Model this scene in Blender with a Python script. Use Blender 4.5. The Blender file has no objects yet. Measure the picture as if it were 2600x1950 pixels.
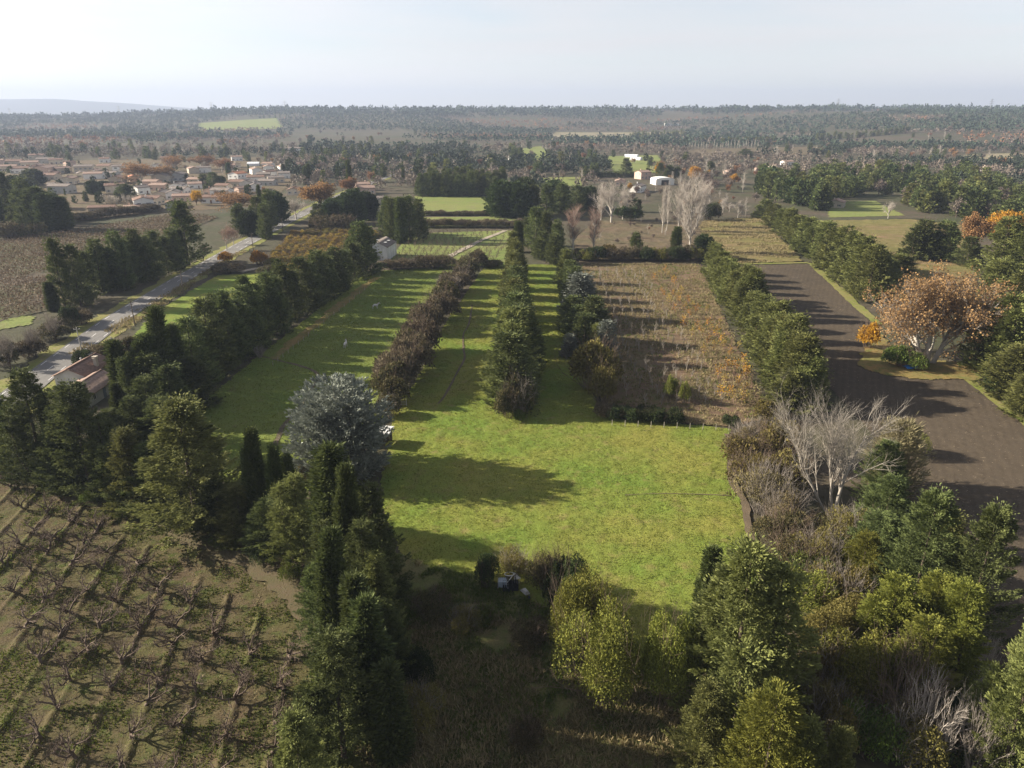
import bpy, math, random
import numpy as np
from mathutils import Vector

rng = np.random.default_rng(7)
random.seed(7)
scene = bpy.context.scene
COL = scene.collection
TAU = 2 * math.pi
R = math.radians

# ------------------------------------------------------------------ camera, sky, sun, exposure
CAM_H, FPX = 55.0, 1836.0
PITCH = math.atan((975 - 280) / FPX)
cam_d = bpy.data.cameras.new('camera')
cam = bpy.data.objects.new('camera', cam_d)
COL.objects.link(cam)
cam.location = (0, 0, CAM_H)
cam.rotation_euler = (math.pi / 2 - PITCH, 0, 0)
cam_d.sensor_width = 36
cam_d.lens = FPX / 2600 * 36
cam_d.clip_start, cam_d.clip_end = 0.5, 60000
scene.camera = cam

SUN_EL = R(24.5)
SUN_AZ = R(-81)                      # from straight ahead (+Y), towards the left
sun_dir = Vector((math.sin(SUN_AZ) * math.cos(SUN_EL), math.cos(SUN_AZ) * math.cos(SUN_EL), math.sin(SUN_EL)))
world = bpy.data.worlds.new('World')
scene.world = world
world.use_nodes = True
wn, wl = world.node_tree.nodes, world.node_tree.links
wn.clear()
sky = wn.new('ShaderNodeTexSky')
sky.sky_type = 'NISHITA'
sky.sun_disc = False
sky.sun_elevation = SUN_EL
sky.sun_rotation = SUN_AZ
sky.altitude = 60
sky.air_density, sky.dust_density, sky.ozone_density = 1.0, 0.3, 2.0
bg = wn.new('ShaderNodeBackground')
bg.inputs['Strength'].default_value = 0.060
wo = wn.new('ShaderNodeOutputWorld')
# thin high cloud veil: pale streaks drawn out along the horizon
tc = wn.new('ShaderNodeTexCoord')
mp = wn.new('ShaderNodeMapping')
mp.inputs['Scale'].default_value = (1.0, 1.0, 9.0)
mp.inputs['Rotation'].default_value = (0.03, 0.05, 0.2)
cn = wn.new('ShaderNodeTexNoise')
cn.inputs['Scale'].default_value = 2.3
cn.inputs['Detail'].default_value = 7
cn.inputs['Roughness'].default_value = 0.55
cn.inputs['Distortion'].default_value = 0.35
cr = wn.new('ShaderNodeMapRange')
cr.inputs['From Min'].default_value, cr.inputs['From Max'].default_value = 0.38, 0.72
cr.inputs['To Min'].default_value, cr.inputs['To Max'].default_value = 0.55, 0.95
hs = wn.new('ShaderNodeHueSaturation')
hs.inputs['Saturation'].default_value = 0.06
hs.inputs['Value'].default_value = 1.0
tint = wn.new('ShaderNodeMix'); tint.data_type = 'RGBA'; tint.blend_type = 'MULTIPLY'
tint.inputs[0].default_value = 1.0; tint.inputs[7].default_value = (1.035, 0.978, 0.965, 1)
mx = wn.new('ShaderNodeMix'); mx.data_type = 'RGBA'
wl.new(tc.outputs['Generated'], mp.inputs['Vector']); wl.new(mp.outputs['Vector'], cn.inputs['Vector'])
wl.new(cn.outputs['Fac'], cr.inputs['Value']); wl.new(cr.outputs['Result'], mx.inputs['Factor'])
wl.new(sky.outputs['Color'], hs.inputs['Color'])
wl.new(sky.outputs['Color'], mx.inputs[6]); wl.new(hs.outputs['Color'], tint.inputs[6]); wl.new(tint.outputs[2], mx.inputs[7])
wl.new(mx.outputs[2], bg.inputs['Color']); wl.new(bg.outputs['Background'], wo.inputs['Surface'])

sun_l = bpy.data.lights.new('sun', 'SUN')
sun_l.energy = 5.0
sun_l.angle = R(0.7)
sun_l.color = (1.0, 0.90, 0.75)
sun = bpy.data.objects.new('sun', sun_l)
COL.objects.link(sun)
sun.location = (-60, 20, 90)
sun.rotation_euler = (-sun_dir).to_track_quat('-Z', 'Y').to_euler()

vs = scene.view_settings
vs.view_transform, vs.look, vs.gamma, vs.use_curve_mapping = 'Standard', 'None', 1.0, False
vs.exposure = 1.55
cy = scene.cycles
cy.use_denoising = True
try:
    cy.denoiser = 'OPENIMAGEDENOISE'
except Exception:
    pass
cy.max_bounces, cy.diffuse_bounces, cy.glossy_bounces = 5, 3, 2
cy.transmission_bounces, cy.transparent_max_bounces, cy.volume_bounces = 3, 4, 1
cy.caustics_reflective = cy.caustics_refractive = False
cy.sample_clamp_indirect = 4

# ------------------------------------------------------------------ survey: photograph (2212 wide) to ground
SC = 2600 / 2212
_c, _s = math.cos(PITCH), math.sin(PITCH)
def G(dx, dy, z=0.0):
    px, py = (dx * SC - 1300) / FPX, (dy * SC - 975) / FPX
    t = (z - CAM_H) / (-_s - py * _c)
    return (px * t, (_c - py * _s) * t)
def top_z(dy, Y):
    py = (dy * SC - 975) / FPX
    return CAM_H + (-_s - py * _c) / (_c - py * _s) * Y
def ppm(x, y):                        # photograph px (2212 wide) per metre at a ground point
    return FPX / (y * _c + CAM_H * _s) / SC

def vnoise(x, y, seed=0):
    x = np.asarray(x, float); y = np.asarray(y, float)
    xi, yi = np.floor(x).astype(np.int64), np.floor(y).astype(np.int64)
    u, v = x - xi, y - yi
    u, v = u * u * (3 - 2 * u), v * v * (3 - 2 * v)
    def h(a, b):
        n = (a * 374761393 + b * 668265263 + seed * 982451653) & 0x7fffffff
        n = ((n ^ (n >> 13)) * 1274126177) & 0x7fffffff
        return ((n ^ (n >> 16)) & 0xffff) / 65535.0
    return (h(xi, yi) * (1 - u) + h(xi + 1, yi) * u) * (1 - v) + (h(xi, yi + 1) * (1 - u) + h(xi + 1, yi + 1) * u) * v
def fbm(x, y, seed=0, o=4):
    s, a, t = 0, 1.0, 0
    for k in range(o):
        s = s + a * vnoise(x * 2 ** k, y * 2 ** k, seed + k); t += a; a *= 0.5
    return s / t
def sstep(a, b, x):
    t = np.clip((x - a) / (b - a), 0, 1)
    return t * t * (3 - 2 * t)
def pip(X, Y, poly):
    ins = np.zeros(X.shape, bool)
    n = len(poly)
    for i in range(n):
        x1, y1 = poly[i]; x2, y2 = poly[(i + 1) % n]
        c = (y1 > Y) != (y2 > Y)
        xi = (x2 - x1) * (Y - y1) / ((y2 - y1) if y2 != y1 else 1e-9) + x1
        ins ^= c & (X < xi)
    return ins

def hill(x, y):
    x = np.asarray(x, float); y = np.asarray(y, float)
    a = x / np.maximum(y, 1.0)
    w = fbm(x / 900, y / 900, 11, 3)
    start = 1750 - 700 * sstep(0.15, 0.6, a) + 300 * (w - .5)
    crest = 44 + 16 * w - 30 * sstep(-0.30, -0.62, a) - 6 * sstep(.3, .7, a)
    z = crest * sstep(0, 1, (y - start) / (1500 - 350 * sstep(0.15, .6, a)))
    z = z + sstep(900, 1600, y) * 9 * (fbm(x / 420, y / 420, 5, 3) - .5) * sstep(0, 1, (y - 900) / 900)
    z = z - 30 * sstep(4200, 6000, y) * sstep(-.2, -.5, a)
    mt = np.exp(-((y - 10800) / 900) ** 2) * sstep(-0.28, -0.62, a) * (175 + 45 * fbm(x / 900, y / 2000, 23, 3))
    return np.maximum(z, -1) + mt

# ------------------------------------------------------------------ materials
def new_mat(name):
    m = bpy.data.materials.new(name); m.use_nodes = True
    nt = m.node_tree; nt.nodes.clear()
    out = nt.nodes.new('ShaderNodeOutputMaterial')
    def N(t, **kw):
        n = nt.nodes.new('ShaderNode' + t)
        for k, v in kw.items():
            key = k.replace('_', ' ')
            if key in n.inputs:
                if isinstance(v, bpy.types.NodeSocket): nt.links.new(v, n.inputs[key])
                else: n.inputs[key].default_value = v
            else: setattr(n, k, v)
        return n
    def mix(f, a, b, blend='MIX'):
        n = nt.nodes.new('ShaderNodeMix'); n.data_type = 'RGBA'; n.blend_type = blend
        for i, v in ((0, f), (6, a), (7, b)):
            if isinstance(v, bpy.types.NodeSocket): nt.links.new(v, n.inputs[i])
            else: n.inputs[i].default_value = (*v, 1) if isinstance(v, tuple) and len(v) == 3 else v
        return n.outputs[2]
    def rng_(v, a, b, c=0.0, d=1.0):
        n = N('MapRange'); nt.links.new(v, n.inputs['Value'])
        for k, q in (('From Min', a), ('From Max', b), ('To Min', c), ('To Max', d)): n.inputs[k].default_value = q
        return n.outputs['Result']
    return m, nt, out, N, mix, rng_

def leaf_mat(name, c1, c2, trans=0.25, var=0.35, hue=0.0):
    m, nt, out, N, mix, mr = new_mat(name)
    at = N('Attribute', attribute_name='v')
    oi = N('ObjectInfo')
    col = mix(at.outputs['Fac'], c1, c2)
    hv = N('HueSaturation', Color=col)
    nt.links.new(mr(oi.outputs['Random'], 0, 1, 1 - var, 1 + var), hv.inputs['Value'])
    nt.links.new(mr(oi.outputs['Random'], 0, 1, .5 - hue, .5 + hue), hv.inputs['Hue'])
    p = N('BsdfPrincipled', Roughness=0.75)
    p.inputs['Specular IOR Level'].default_value = 0.15
    t = N('BsdfTranslucent')
    nt.links.new(hv.outputs['Color'], p.inputs['Base Color']); nt.links.new(hv.outputs['Color'], t.inputs['Color'])
    ms = N('MixShader'); ms.inputs[0].default_value = trans
    nt.links.new(p.outputs[0], ms.inputs[1]); nt.links.new(t.outputs[0], ms.inputs[2])
    nt.links.new(ms.outputs[0], out.inputs['Surface'])
    return m

def plain_mat(name, c1, c2=None, scale=3.0, rough=0.8, bump=0.0, bscale=None, metal=0.0, var=0.0, spec=0.3):
    m, nt, out, N, mix, mr = new_mat(name)
    tcn = N('TexCoord')
    no = N('TexNoise', Vector=tcn.outputs['Object'], Scale=scale, Detail=6.0, Roughness=0.65)
    c2 = c2 or tuple(v * 0.75 for v in c1)
    col = mix(mr(no.outputs['Fac'], .32, .68), c1, c2)
    if var:
        oi = N('ObjectInfo'); hv = N('HueSaturation', Color=col)
        nt.links.new(mr(oi.outputs['Random'], 0, 1, 1 - var, 1 + var), hv.inputs['Value']); col = hv.outputs['Color']
    p = N('BsdfPrincipled', Roughness=rough, Metallic=metal)
    p.inputs['Specular IOR Level'].default_value = spec
    nt.links.new(col, p.inputs['Base Color'])
    if bump:
        n2 = N('TexNoise', Vector=tcn.outputs['Object'], Scale=bscale or scale * 5, Detail=4.0)
        b = N('Bump', Height=n2.outputs['Fac'], Strength=bump, Distance=0.1)
        nt.links.new(b.outputs[0], p.inputs['Normal'])
    nt.links.new(p.outputs[0], out.inputs['Surface'])
    return m

def ground_mat(name, c1, c2, c3, s1=.05, s2=.6, s3=5.0, t3=(.5, .7), bump=.6, bdist=.12, stripe=None, speck=None, stretch=None):
    m, nt, out, N, mix, mr = new_mat(name)
    ge = N('NewGeometry')
    P = ge.outputs['Position']
    PS = P
    if stretch:
        mpn = N('Mapping', Vector=P); mpn.inputs['Scale'].default_value = stretch; mpn.inputs['Rotation'].default_value = (0, 0, -.15); PS = mpn.outputs[0]
    n1 = N('TexNoise', Vector=PS, Scale=s1, Detail=5.0, Roughness=.6)
    n2 = N('TexNoise', Vector=PS, Scale=s2, Detail=6.0, Roughness=.65)
    n3 = N('TexNoise', Vector=P, Scale=s3, Detail=5.0, Roughness=.7)
    col = mix(mr(n1.outputs['Fac'], .38, .62), c1, c2)
    col = mix(mr(n2.outputs['Fac'], *t3), col, c3)
    fine = mr(n3.outputs['Fac'], .25, .75, .62, 1.38)
    hv = N('HueSaturation', Color=col); nt.links.new(fine, hv.inputs['Value'])
    col = hv.outputs['Color']
    if stripe:
        wv = N('TexWave', wave_type='BANDS', bands_direction='X', Scale=stripe[0], Distortion=1.5, Detail=2.0)
        mpn = N('Mapping', Vector=P); mpn.inputs['Rotation'].default_value = (0, 0, stripe[1]); nt.links.new(mpn.outputs[0], wv.inputs['Vector'])
        col = mix(mr(wv.outputs['Fac'], 0, 1, 0, stripe[3]), col, stripe[2])
    if speck:
        n4 = N('TexNoise', Vector=P, Scale=speck[0], Detail=2.0)
        col = mix(mr(n4.outputs['Fac'], speck[2], speck[2] + .04), col, speck[1])
    p = N('BsdfPrincipled', Roughness=.95); p.inputs['Specular IOR Level'].default_value = .1
    nt.links.new(col, p.inputs['Base Color'])
    if bump:
        b = N('Bump', Height=n3.outputs['Fac'], Strength=bump, Distance=bdist)
        nt.links.new(b.outputs[0], p.inputs['Normal'])
    nt.links.new(p.outputs[0], out.inputs['Surface'])
    return m

M = {}
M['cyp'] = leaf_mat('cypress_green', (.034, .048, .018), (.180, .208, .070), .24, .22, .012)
M['cyp_olive_lit'] = leaf_mat('cypress_olive_lit', (.054, .064, .020), (.255, .265, .085), .27, .2, .012)  # olive cypress leaf, with the brightness of sunlit trees put into the colour
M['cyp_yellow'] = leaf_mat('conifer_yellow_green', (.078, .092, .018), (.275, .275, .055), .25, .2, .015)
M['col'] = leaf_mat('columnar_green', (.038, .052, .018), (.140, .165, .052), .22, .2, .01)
M['blue'] = leaf_mat('cedar_blue_grey', (.085, .096, .078), (.28, .298, .248), .12, .15, .01)
M['oak'] = leaf_mat('evergreen_leaf', (.022, .036, .014), (.065, .085, .026), .2, .3, .015)
M['gold'] = leaf_mat('golden_leaf', (.30, .145, .018), (.58, .33, .045), .35, .15, .01)
M['rust'] = leaf_mat('rust_leaf', (.145, .075, .032), (.34, .190, .085), .3, .15, .01)
M['plane'] = leaf_mat('plane_leaf', (.185, .108, .048), (.40, .255, .115), .3, .0)
M['tan'] = leaf_mat('tan_leaf', (.10, .085, .040), (.25, .205, .10), .3, .2, .015)
M['straw'] = leaf_mat('straw_leaf', (.15, .135, .07), (.34, .30, .17), .3, .2, .01)
M['yellow'] = leaf_mat('yellow_leaf', (.085, .075, .022), (.235, .195, .060), .3, .2, .012)
M['autumn'] = leaf_mat('autumn_orchard_leaf', (.19, .14, .03), (.44, .32, .075), .3, .18, .01)
M['bramble'] = leaf_mat('bramble_leaf', (.040, .045, .018), (.15, .12, .055), .2, .25, .02)
M['bramble_red'] = leaf_mat('bramble_red_leaf', (.070, .058, .034), (.175, .140, .085), .2, .25, .015)
M['weed'] = leaf_mat('weed_leaf', (.055, .085, .018), (.16, .20, .04), .3, .25, .02)
M['grass'] = leaf_mat('grass_blade', (.095, .125, .020), (.25, .268, .058), .35, .0)
M['drygrass'] = leaf_mat('dry_grass_blade', (.14, .115, .055), (.38, .31, .17), .3, .0)
M['far_dark'] = leaf_mat('far_evergreen', (.018, .030, .022), (.052, .070, .042), .1, .3, .02)
M['far_brown'] = leaf_mat('far_bare_wood', (.098, .078, .068), (.185, .145, .120), .1, .25, .02)
M['far_rust'] = leaf_mat('far_rust_wood', (.17, .085, .045), (.30, .17, .09), .1, .25, .02)
M['bark'] = plain_mat('bark', (.10, .075, .055), (.05, .038, .03), 2, .9, .6, 9)
M['bark_pale'] = plain_mat('pale_bark', (.48, .44, .38), (.30, .27, .23), 1.2, .85, .3, 6)
M['twig_pale'] = plain_mat('pale_twig', (.46, .41, .355), (.34, .30, .26), .6, .85)
M['twig_white'] = plain_mat('weathered_twig', (.37, .33, .28), (.27, .24, .20), .6, .9)
M['twig_grey'] = plain_mat('grey_twig', (.28, .245, .21), (.20, .17, .145), .6, .9)
M['twig_pink'] = plain_mat('pink_brown_twig', (.31, .21, .165), (.22, .145, .11), .6, .9)
M['twig_brown'] = plain_mat('brown_twig', (.17, .125, .09), (.11, .08, .06), .6, .9)
M['twig_dark'] = plain_mat('orchard_wood', (.095, .068, .050), (.14, .105, .08), 1.5, .9, .4, 8)

# ------------------------------------------------------------------ mesh helpers
def quad_mesh(name, V, F, mats, att=None, midx=None, smooth=False):
    V = np.ascontiguousarray(V, np.float32); F = np.ascontiguousarray(F, np.int32)
    me = bpy.data.meshes.new(name)
    n, (m, k) = len(V), F.shape
    me.vertices.add(n); me.vertices.foreach_set('co', V.ravel())
    me.loops.add(m * k); me.loops.foreach_set('vertex_index', F.ravel())
    me.polygons.add(m); me.polygons.foreach_set('loop_start', np.arange(0, m * k, k, dtype=np.int32))
    for q in (mats if isinstance(mats, (list, tuple)) else [mats]): me.materials.append(q)
    if midx is not None: me.polygons.foreach_set('material_index', np.ascontiguousarray(midx, np.int32))
    if smooth: me.polygons.foreach_set('use_smooth', np.ones(m, bool))
    if att is not None:
        a = me.attributes.new('v', 'FLOAT', 'FACE'); a.data.foreach_set('value', np.ascontiguousarray(att, np.float32))
    me.update(calc_edges=True)
    return me
def link(name, me, parent=None, loc=None, rot=0.0, scale=None):
    o = bpy.data.objects.new(name, me); COL.objects.link(o)
    if parent is not None: o.parent = parent
    if loc is not None: o.location = loc
    if rot: o.rotation_euler = (0, 0, rot)
    if scale is not None: o.scale = scale if isinstance(scale, (tuple, list)) else (scale,) * 3
    return o
def tag(o, label, cat, group=None):
    o['label'] = label; o['category'] = cat
    if group: o['group'] = group
    return o
def empty(name, loc, rot=0.0, scale=None):
    o = link(name, None, None, loc, rot, scale); o.empty_display_size = .5
    return o
def stuff(o, label=None, cat=None):
    o['kind'] = 'stuff'
    if label: o['label'] = label; o['category'] = cat
    return o
def struct(o):
    o['kind'] = 'structure'; return o

class MB:
    def __init__(s): s.v, s.f = [], []
    def add(s, V, F):
        b = len(s.v); s.v += [tuple(p) for p in V]; s.f += [tuple(i + b for i in q) for q in F]; return s
    def box(s, x0, x1, y0, y1, z0, z1):
        return s.add([(x0, y0, z0), (x1, y0, z0), (x1, y1, z0), (x0, y1, z0), (x0, y0, z1), (x1, y0, z1), (x1, y1, z1), (x0, y1, z1)],
                     [(3, 2, 1, 0), (4, 5, 6, 7), (0, 1, 5, 4), (1, 2, 6, 5), (2, 3, 7, 6), (3, 0, 4, 7)])
    def tube(s, pts, rad, n=8):
        pts = [Vector(p) for p in pts]; rad = rad if isinstance(rad, (list, tuple)) else [rad] * len(pts)
        V, F = [], []
        for i, p in enumerate(pts):
            d = (pts[min(i + 1, len(pts) - 1)] - pts[max(i - 1, 0)]).normalized()
            a = d.cross(Vector((0, 0, 1)) if abs(d.z) < .9 else Vector((1, 0, 0))).normalized(); b = d.cross(a)
            V += [p + (a * math.cos(TAU * k / n) + b * math.sin(TAU * k / n)) * rad[i] for k in range(n)]
        for i in range(len(pts) - 1):
            F += [(i * n + k, i * n + (k + 1) % n, (i + 1) * n + (k + 1) % n, (i + 1) * n + k) for k in range(n)]
        F += [tuple(range(n - 1, -1, -1)), tuple(range((len(pts) - 1) * n, len(pts) * n))]
        return s.add(V, F)
    def mesh(s, name, m):
        me = bpy.data.meshes.new(name); me.from_pydata(s.v, [], s.f); me.materials.append(m); me.update(); return me
    def obj(s, name, m, parent=None, loc=None, rot=0.0): return link(name, s.mesh(name, m), parent, loc, rot)

def norm(a): return a / np.maximum(np.linalg.norm(a, axis=-1, keepdims=True), 1e-9)
def leaf_quads(P, D, L, W, rg, up=0.4):
    """kite-shaped leaf sprays at P pointing along D"""
    n = len(P); D = norm(D)
    Nn = norm(rg.normal(size=(n, 3)) + np.array([0, 0, up]))
    S = norm(np.cross(D, Nn))
    Nn = np.cross(S, D)
    L = np.broadcast_to(L, (n,))[:, None]; W = np.broadcast_to(W, (n,))[:, None]
    a = P; b = P + D * L * .55 + S * W * .5 + Nn * L * .06; c = P + D * L; d = P + D * L * .45 - S * W * .5 + Nn * L * .06
    V = np.stack([a, b, c, d], 1).reshape(-1, 3)
    return V, np.arange(n * 4).reshape(-1, 4)
def polytubes(P, Rr, sides=3):
    """P (n,k,3) polylines, Rr (n,k) radii -> quads"""
    n, k, _ = P.shape
    D = np.empty_like(P); D[:, 1:-1] = P[:, 2:] - P[:, :-2]; D[:, 0] = P[:, 1] - P[:, 0]; D[:, -1] = P[:, -1] - P[:, -2]
    D = norm(D)
    ref = np.where(np.abs(D[..., 2:3]) < .9, np.array([0., 0, 1]), np.array([1., 0, 0]))
    A = norm(np.cross(D, ref)); B = np.cross(D, A)
    an = np.arange(sides) * TAU / sides
    V = P[:, :, None, :] + (A[:, :, None, :] * np.cos(an)[None, None, :, None] + B[:, :, None, :] * np.sin(an)[None, None, :, None]) * Rr[:, :, None, None]
    idx = np.arange(n * k * sides).reshape(n, k, sides)
    q = np.stack([idx[:, :-1], np.roll(idx[:, :-1], -1, 2), np.roll(idx[:, 1:], -1, 2), idx[:, 1:]], -1)
    return V.reshape(-1, 3), q.reshape(-1, 4)
def cat(parts):
    Vs, Fs, b = [], [], 0
    for V, F in parts: Vs.append(V); Fs.append(F + b); b += len(V)
    return np.concatenate(Vs), np.concatenate(Fs)

# ------------------------------------------------------------------ plant templates (trunk mesh, crown mesh, height, radius)
T = {}
def conifer(seed, h, r, leaders, nb, nl, L, W, up, prof, leafm, zlow=.04, jag=.42, inner=.55, spread=.5):
    rg = np.random.default_rng(seed)
    Vs, att, trunks = [], [], []
    for (ox, oy, hh, rr) in leaders:
        n = int(nb * rr * hh)
        t = zlow + (1 - zlow) * rg.random(n) ** .85
        ph = rg.random(n) * TAU
        lob = 1 + jag * (vnoise(ph * 1.6 + seed, t * 5, seed) - .5) * 2 * .7 + jag * rg.normal(size=n) * .55
        Rb = r * rr * prof(t) * np.clip(lob, .45, 1.24)
        H = h * hh
        dirh = np.stack([np.cos(ph), np.sin(ph), np.zeros(n)], 1)
        tipz = H * t
        st = np.stack([np.full(n, ox * r), np.full(n, oy * r), np.maximum(tipz - up * Rb, .2)], 1)
        tip = st + dirh * Rb[:, None] + np.array([0, 0, 1]) * (np.minimum(up * Rb, tipz - .15))[:, None]
        inn = rg.random((n, nl)) < .27
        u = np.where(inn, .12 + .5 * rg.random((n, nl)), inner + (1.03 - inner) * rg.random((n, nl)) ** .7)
        bd = tip - st
        p = st[:, None] + bd[:, None] * u[..., None]
        off = np.clip(rg.normal(size=(n, nl, 3)), -1.7, 1.7) * (np.where(inn, 1.7, 1.22 - u) * spread)[..., None]
        off[..., 2] *= .6
        p = p + off; p[..., 2] += -0.10 * Rb[:, None] * np.sin(np.pi * np.clip(u, 0, 1))
        d = norm(bd)[:, None] + off / spread * .55 + rg.normal(size=(n, nl, 3)) * .28 + np.array([0, 0, .18])
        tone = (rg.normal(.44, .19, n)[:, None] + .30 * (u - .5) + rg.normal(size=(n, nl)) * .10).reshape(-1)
        p = p.reshape(-1, 3); d = d.reshape(-1, 3)
        p[:, 2] = np.maximum(p[:, 2], .08)
        LL = L * (.6 + .7 * rg.random(len(p)))
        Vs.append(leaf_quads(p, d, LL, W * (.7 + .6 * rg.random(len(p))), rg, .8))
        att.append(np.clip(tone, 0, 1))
        k = 6
        tz = np.linspace(0, .93, k)
        tp = np.stack([ox * r * np.minimum(1, tz * 3 + .15), oy * r * np.minimum(1, tz * 3 + .15), H * tz], 1)
        trunks.append(polytubes(tp[None], (max(.05, .019 * H) * (1 - tz * .93))[None], 7))
    V, F = cat(Vs)
    tv, tf = cat(trunks)
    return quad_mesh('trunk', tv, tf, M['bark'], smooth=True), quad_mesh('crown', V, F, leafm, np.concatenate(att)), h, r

pr_broad = lambda t: np.minimum(1, (t / .14) ** .5) * np.clip(1.12 - t, 0, 1) ** .72
pr_cone = lambda t: np.minimum(1, (t / .08) ** .5) * np.clip(1.03 - t, 0, 1) ** .9
pr_round = lambda t: np.sqrt(np.clip(1 - ((t - .42) / .60) ** 2, .02, 1))
pr_col = lambda t: np.minimum(1, (t / .2 + .25)) * np.clip(1.02 - t ** 2.6, 0, 1) ** .8
def T3(nm, fn, *vars):
    T[nm] = [fn(*v) for v in vars]
def B(seed, leaders, m, **k):
    a = dict(nb=165, nl=50, L=.42, W=.16, spread=.40, up=.42, prof=pr_broad, leafm=m); a.update(k)
    return conifer(seed, 11, 3.0, leaders, **a)
LD = [[(0, 0, 1, .9), (.45, .2, .8, .6), (-.4, -.35, .72, .6)], [(0, 0, 1, 1), (-.4, .35, .66, .6)],
      [(.1, 0, 1, .8), (-.35, .1, .9, .7), (.2, -.5, .7, .6), (.3, .5, .6, .6)], [(0, 0, 1, 1.0)]]
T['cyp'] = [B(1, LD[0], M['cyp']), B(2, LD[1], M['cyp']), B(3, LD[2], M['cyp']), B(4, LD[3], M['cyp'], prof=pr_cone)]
T['cypo'] = [B(11, LD[1], M['cyp_olive_lit']), B(12, LD[0], M['cyp_olive_lit']), B(13, LD[3], M['cyp_olive_lit'], prof=pr_cone), B(14, LD[2], M['cyp_olive_lit'])]
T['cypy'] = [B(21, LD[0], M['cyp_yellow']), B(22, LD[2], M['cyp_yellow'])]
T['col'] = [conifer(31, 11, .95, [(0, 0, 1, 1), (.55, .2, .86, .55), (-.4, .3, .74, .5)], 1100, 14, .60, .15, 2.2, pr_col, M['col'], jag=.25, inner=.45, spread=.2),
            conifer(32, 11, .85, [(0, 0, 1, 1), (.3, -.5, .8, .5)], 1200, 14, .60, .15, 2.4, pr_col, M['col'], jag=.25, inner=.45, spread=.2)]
T['cedar'] = [conifer(41, 16, 6.6, [(0, 0, 1, 1), (.3, .2, .8, .6), (-.3, .25, .82, .6), (0, -.4, .76, .6)], 300, 44, .55, .24, .55, pr_round, M['blue'], jag=.22, inner=.6, spread=.55)]
T['spruce'] = [conifer(42, 10, 2.6, [(0, 0, 1, 1)], 260, 40, .45, .16, .3, pr_cone, M['blue'], jag=.35, spread=.4)]
T['oak'] = [conifer(51, 9, 3.8, [(0, 0, 1, 1), (.4, .3, .85, .6), (-.35, .4, .9, .6), (.1, -.5, .8, .6)], 190, 36, .5, .3, .5, pr_round, M['oak'], zlow=.12, jag=.35, inner=.6, spread=.6)]
T['willow'] = [conifer(61, 7, 2.6, [(0, 0, 1, 1), (.5, .2, .9, .5), (-.4, .4, .8, .5)], 150, 26, .7, .10, .8, pr_round, M['straw'], jag=.4, spread=.5)]

def grow(seed, levels, stems=None):
    """levels: list of dict(n, len, ang, r, k, wander, up, u0). returns list of (P,R) by level and tip points"""
    rg = np.random.default_rng(seed)
    out = []
    P = Rr = None
    for li, lv in enumerate(levels):
        k = lv.get('k', 4)
        if li == 0:
            st = np.array(lv['start'], float); n = len(st)
            d = norm(np.array(lv['dir'], float)); ln = np.array(lv['len'], float) * np.ones(n); r0 = np.array(lv['r'], float) * np.ones(n)
        else:
            pn, pk, _ = P.shape; c = lv['n']; n = pn * c
            par = np.repeat(np.arange(pn), c)
            u = lv.get('u0', .3) + (1 - lv.get('u0', .3)) * (np.tile((np.arange(c) + .5) / c, pn) + rg.normal(size=n) * .08)
            u = np.clip(u, .02, .999) * (pk - 1); i0 = np.floor(u).astype(int); fr = (u - i0)[:, None]
            st = P[par, i0] * (1 - fr) + P[par, i0 + 1] * fr
            pd = norm(P[par, i0 + 1] - P[par, i0])
            rnd = rg.normal(size=(n, 3)); perp = norm(rnd - pd * (rnd * pd).sum(1, keepdims=True))
            ang = lv['ang'] * (1 + .25 * rg.normal(size=n))
            d = norm(pd * np.cos(ang)[:, None] + perp * np.sin(ang)[:, None] + np.array([0, 0, lv.get('up', .1)]))
            ln = lv['len'] * (.65 + .6 * rg.random(n)) * (1.15 - .45 * u / (pk - 1))
            pr = Rr[par, i0] * (1 - fr[:, 0]) + Rr[par, i0 + 1] * fr[:, 0]
            r0 = np.minimum(pr * .75, lv['r'])
        pts = [st]; dd = d
        for j in range(k):
            dd = norm(dd + rg.normal(size=(n, 3)) * lv.get('wander', .15) + np.array([0, 0, lv.get('trop', .05)]))
            pts.append(pts[-1] + dd * (ln / k)[:, None])
        P = np.stack(pts, 1)
        Rr = r0[:, None] * np.linspace(1, lv.get('taper', .45), k + 1)[None]
        out.append((P, Rr))
    return out
def bare(seed, levels, h, r, bark, twig, leaf=None, split=2, lmat=None, lL=.3, lW=.22, lsp=.3, lden=1.0):
    g = grow(seed, levels)
    tv = cat([polytubes(P, q, 7 if i == 0 else 5) for i, (P, q) in enumerate(g[:split])])
    cv = cat([polytubes(P, q, 3) for P, q in g[split:]])
    V, F = cv; mats = [twig]; mi = None; att = np.zeros(len(F))
    if lmat is not None:
        rg = np.random.default_rng(seed + 5)
        tp = g[-1][0][:, 1:].reshape(-1, 3)
        tp = np.repeat(tp, max(1, int(math.ceil(lden))), 0)
        if lden < 1: tp = tp[rg.random(len(tp)) < lden]
        lv = leaf_quads(tp + rg.normal(size=tp.shape) * lsp, rg.normal(size=tp.shape), lL, lW, rg)
        mi = np.r_[np.zeros(len(F)), np.ones(len(lv[1]))]; att = np.r_[att, np.clip(rg.normal(.5, .28, len(lv[1])), 0, 1)]
        V, F = cat([(V, F), lv]); mats = [twig, lmat]
    return quad_mesh('trunk', *tv, bark, smooth=True), quad_mesh('crown', V, F, mats, att, mi), h, r

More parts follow.
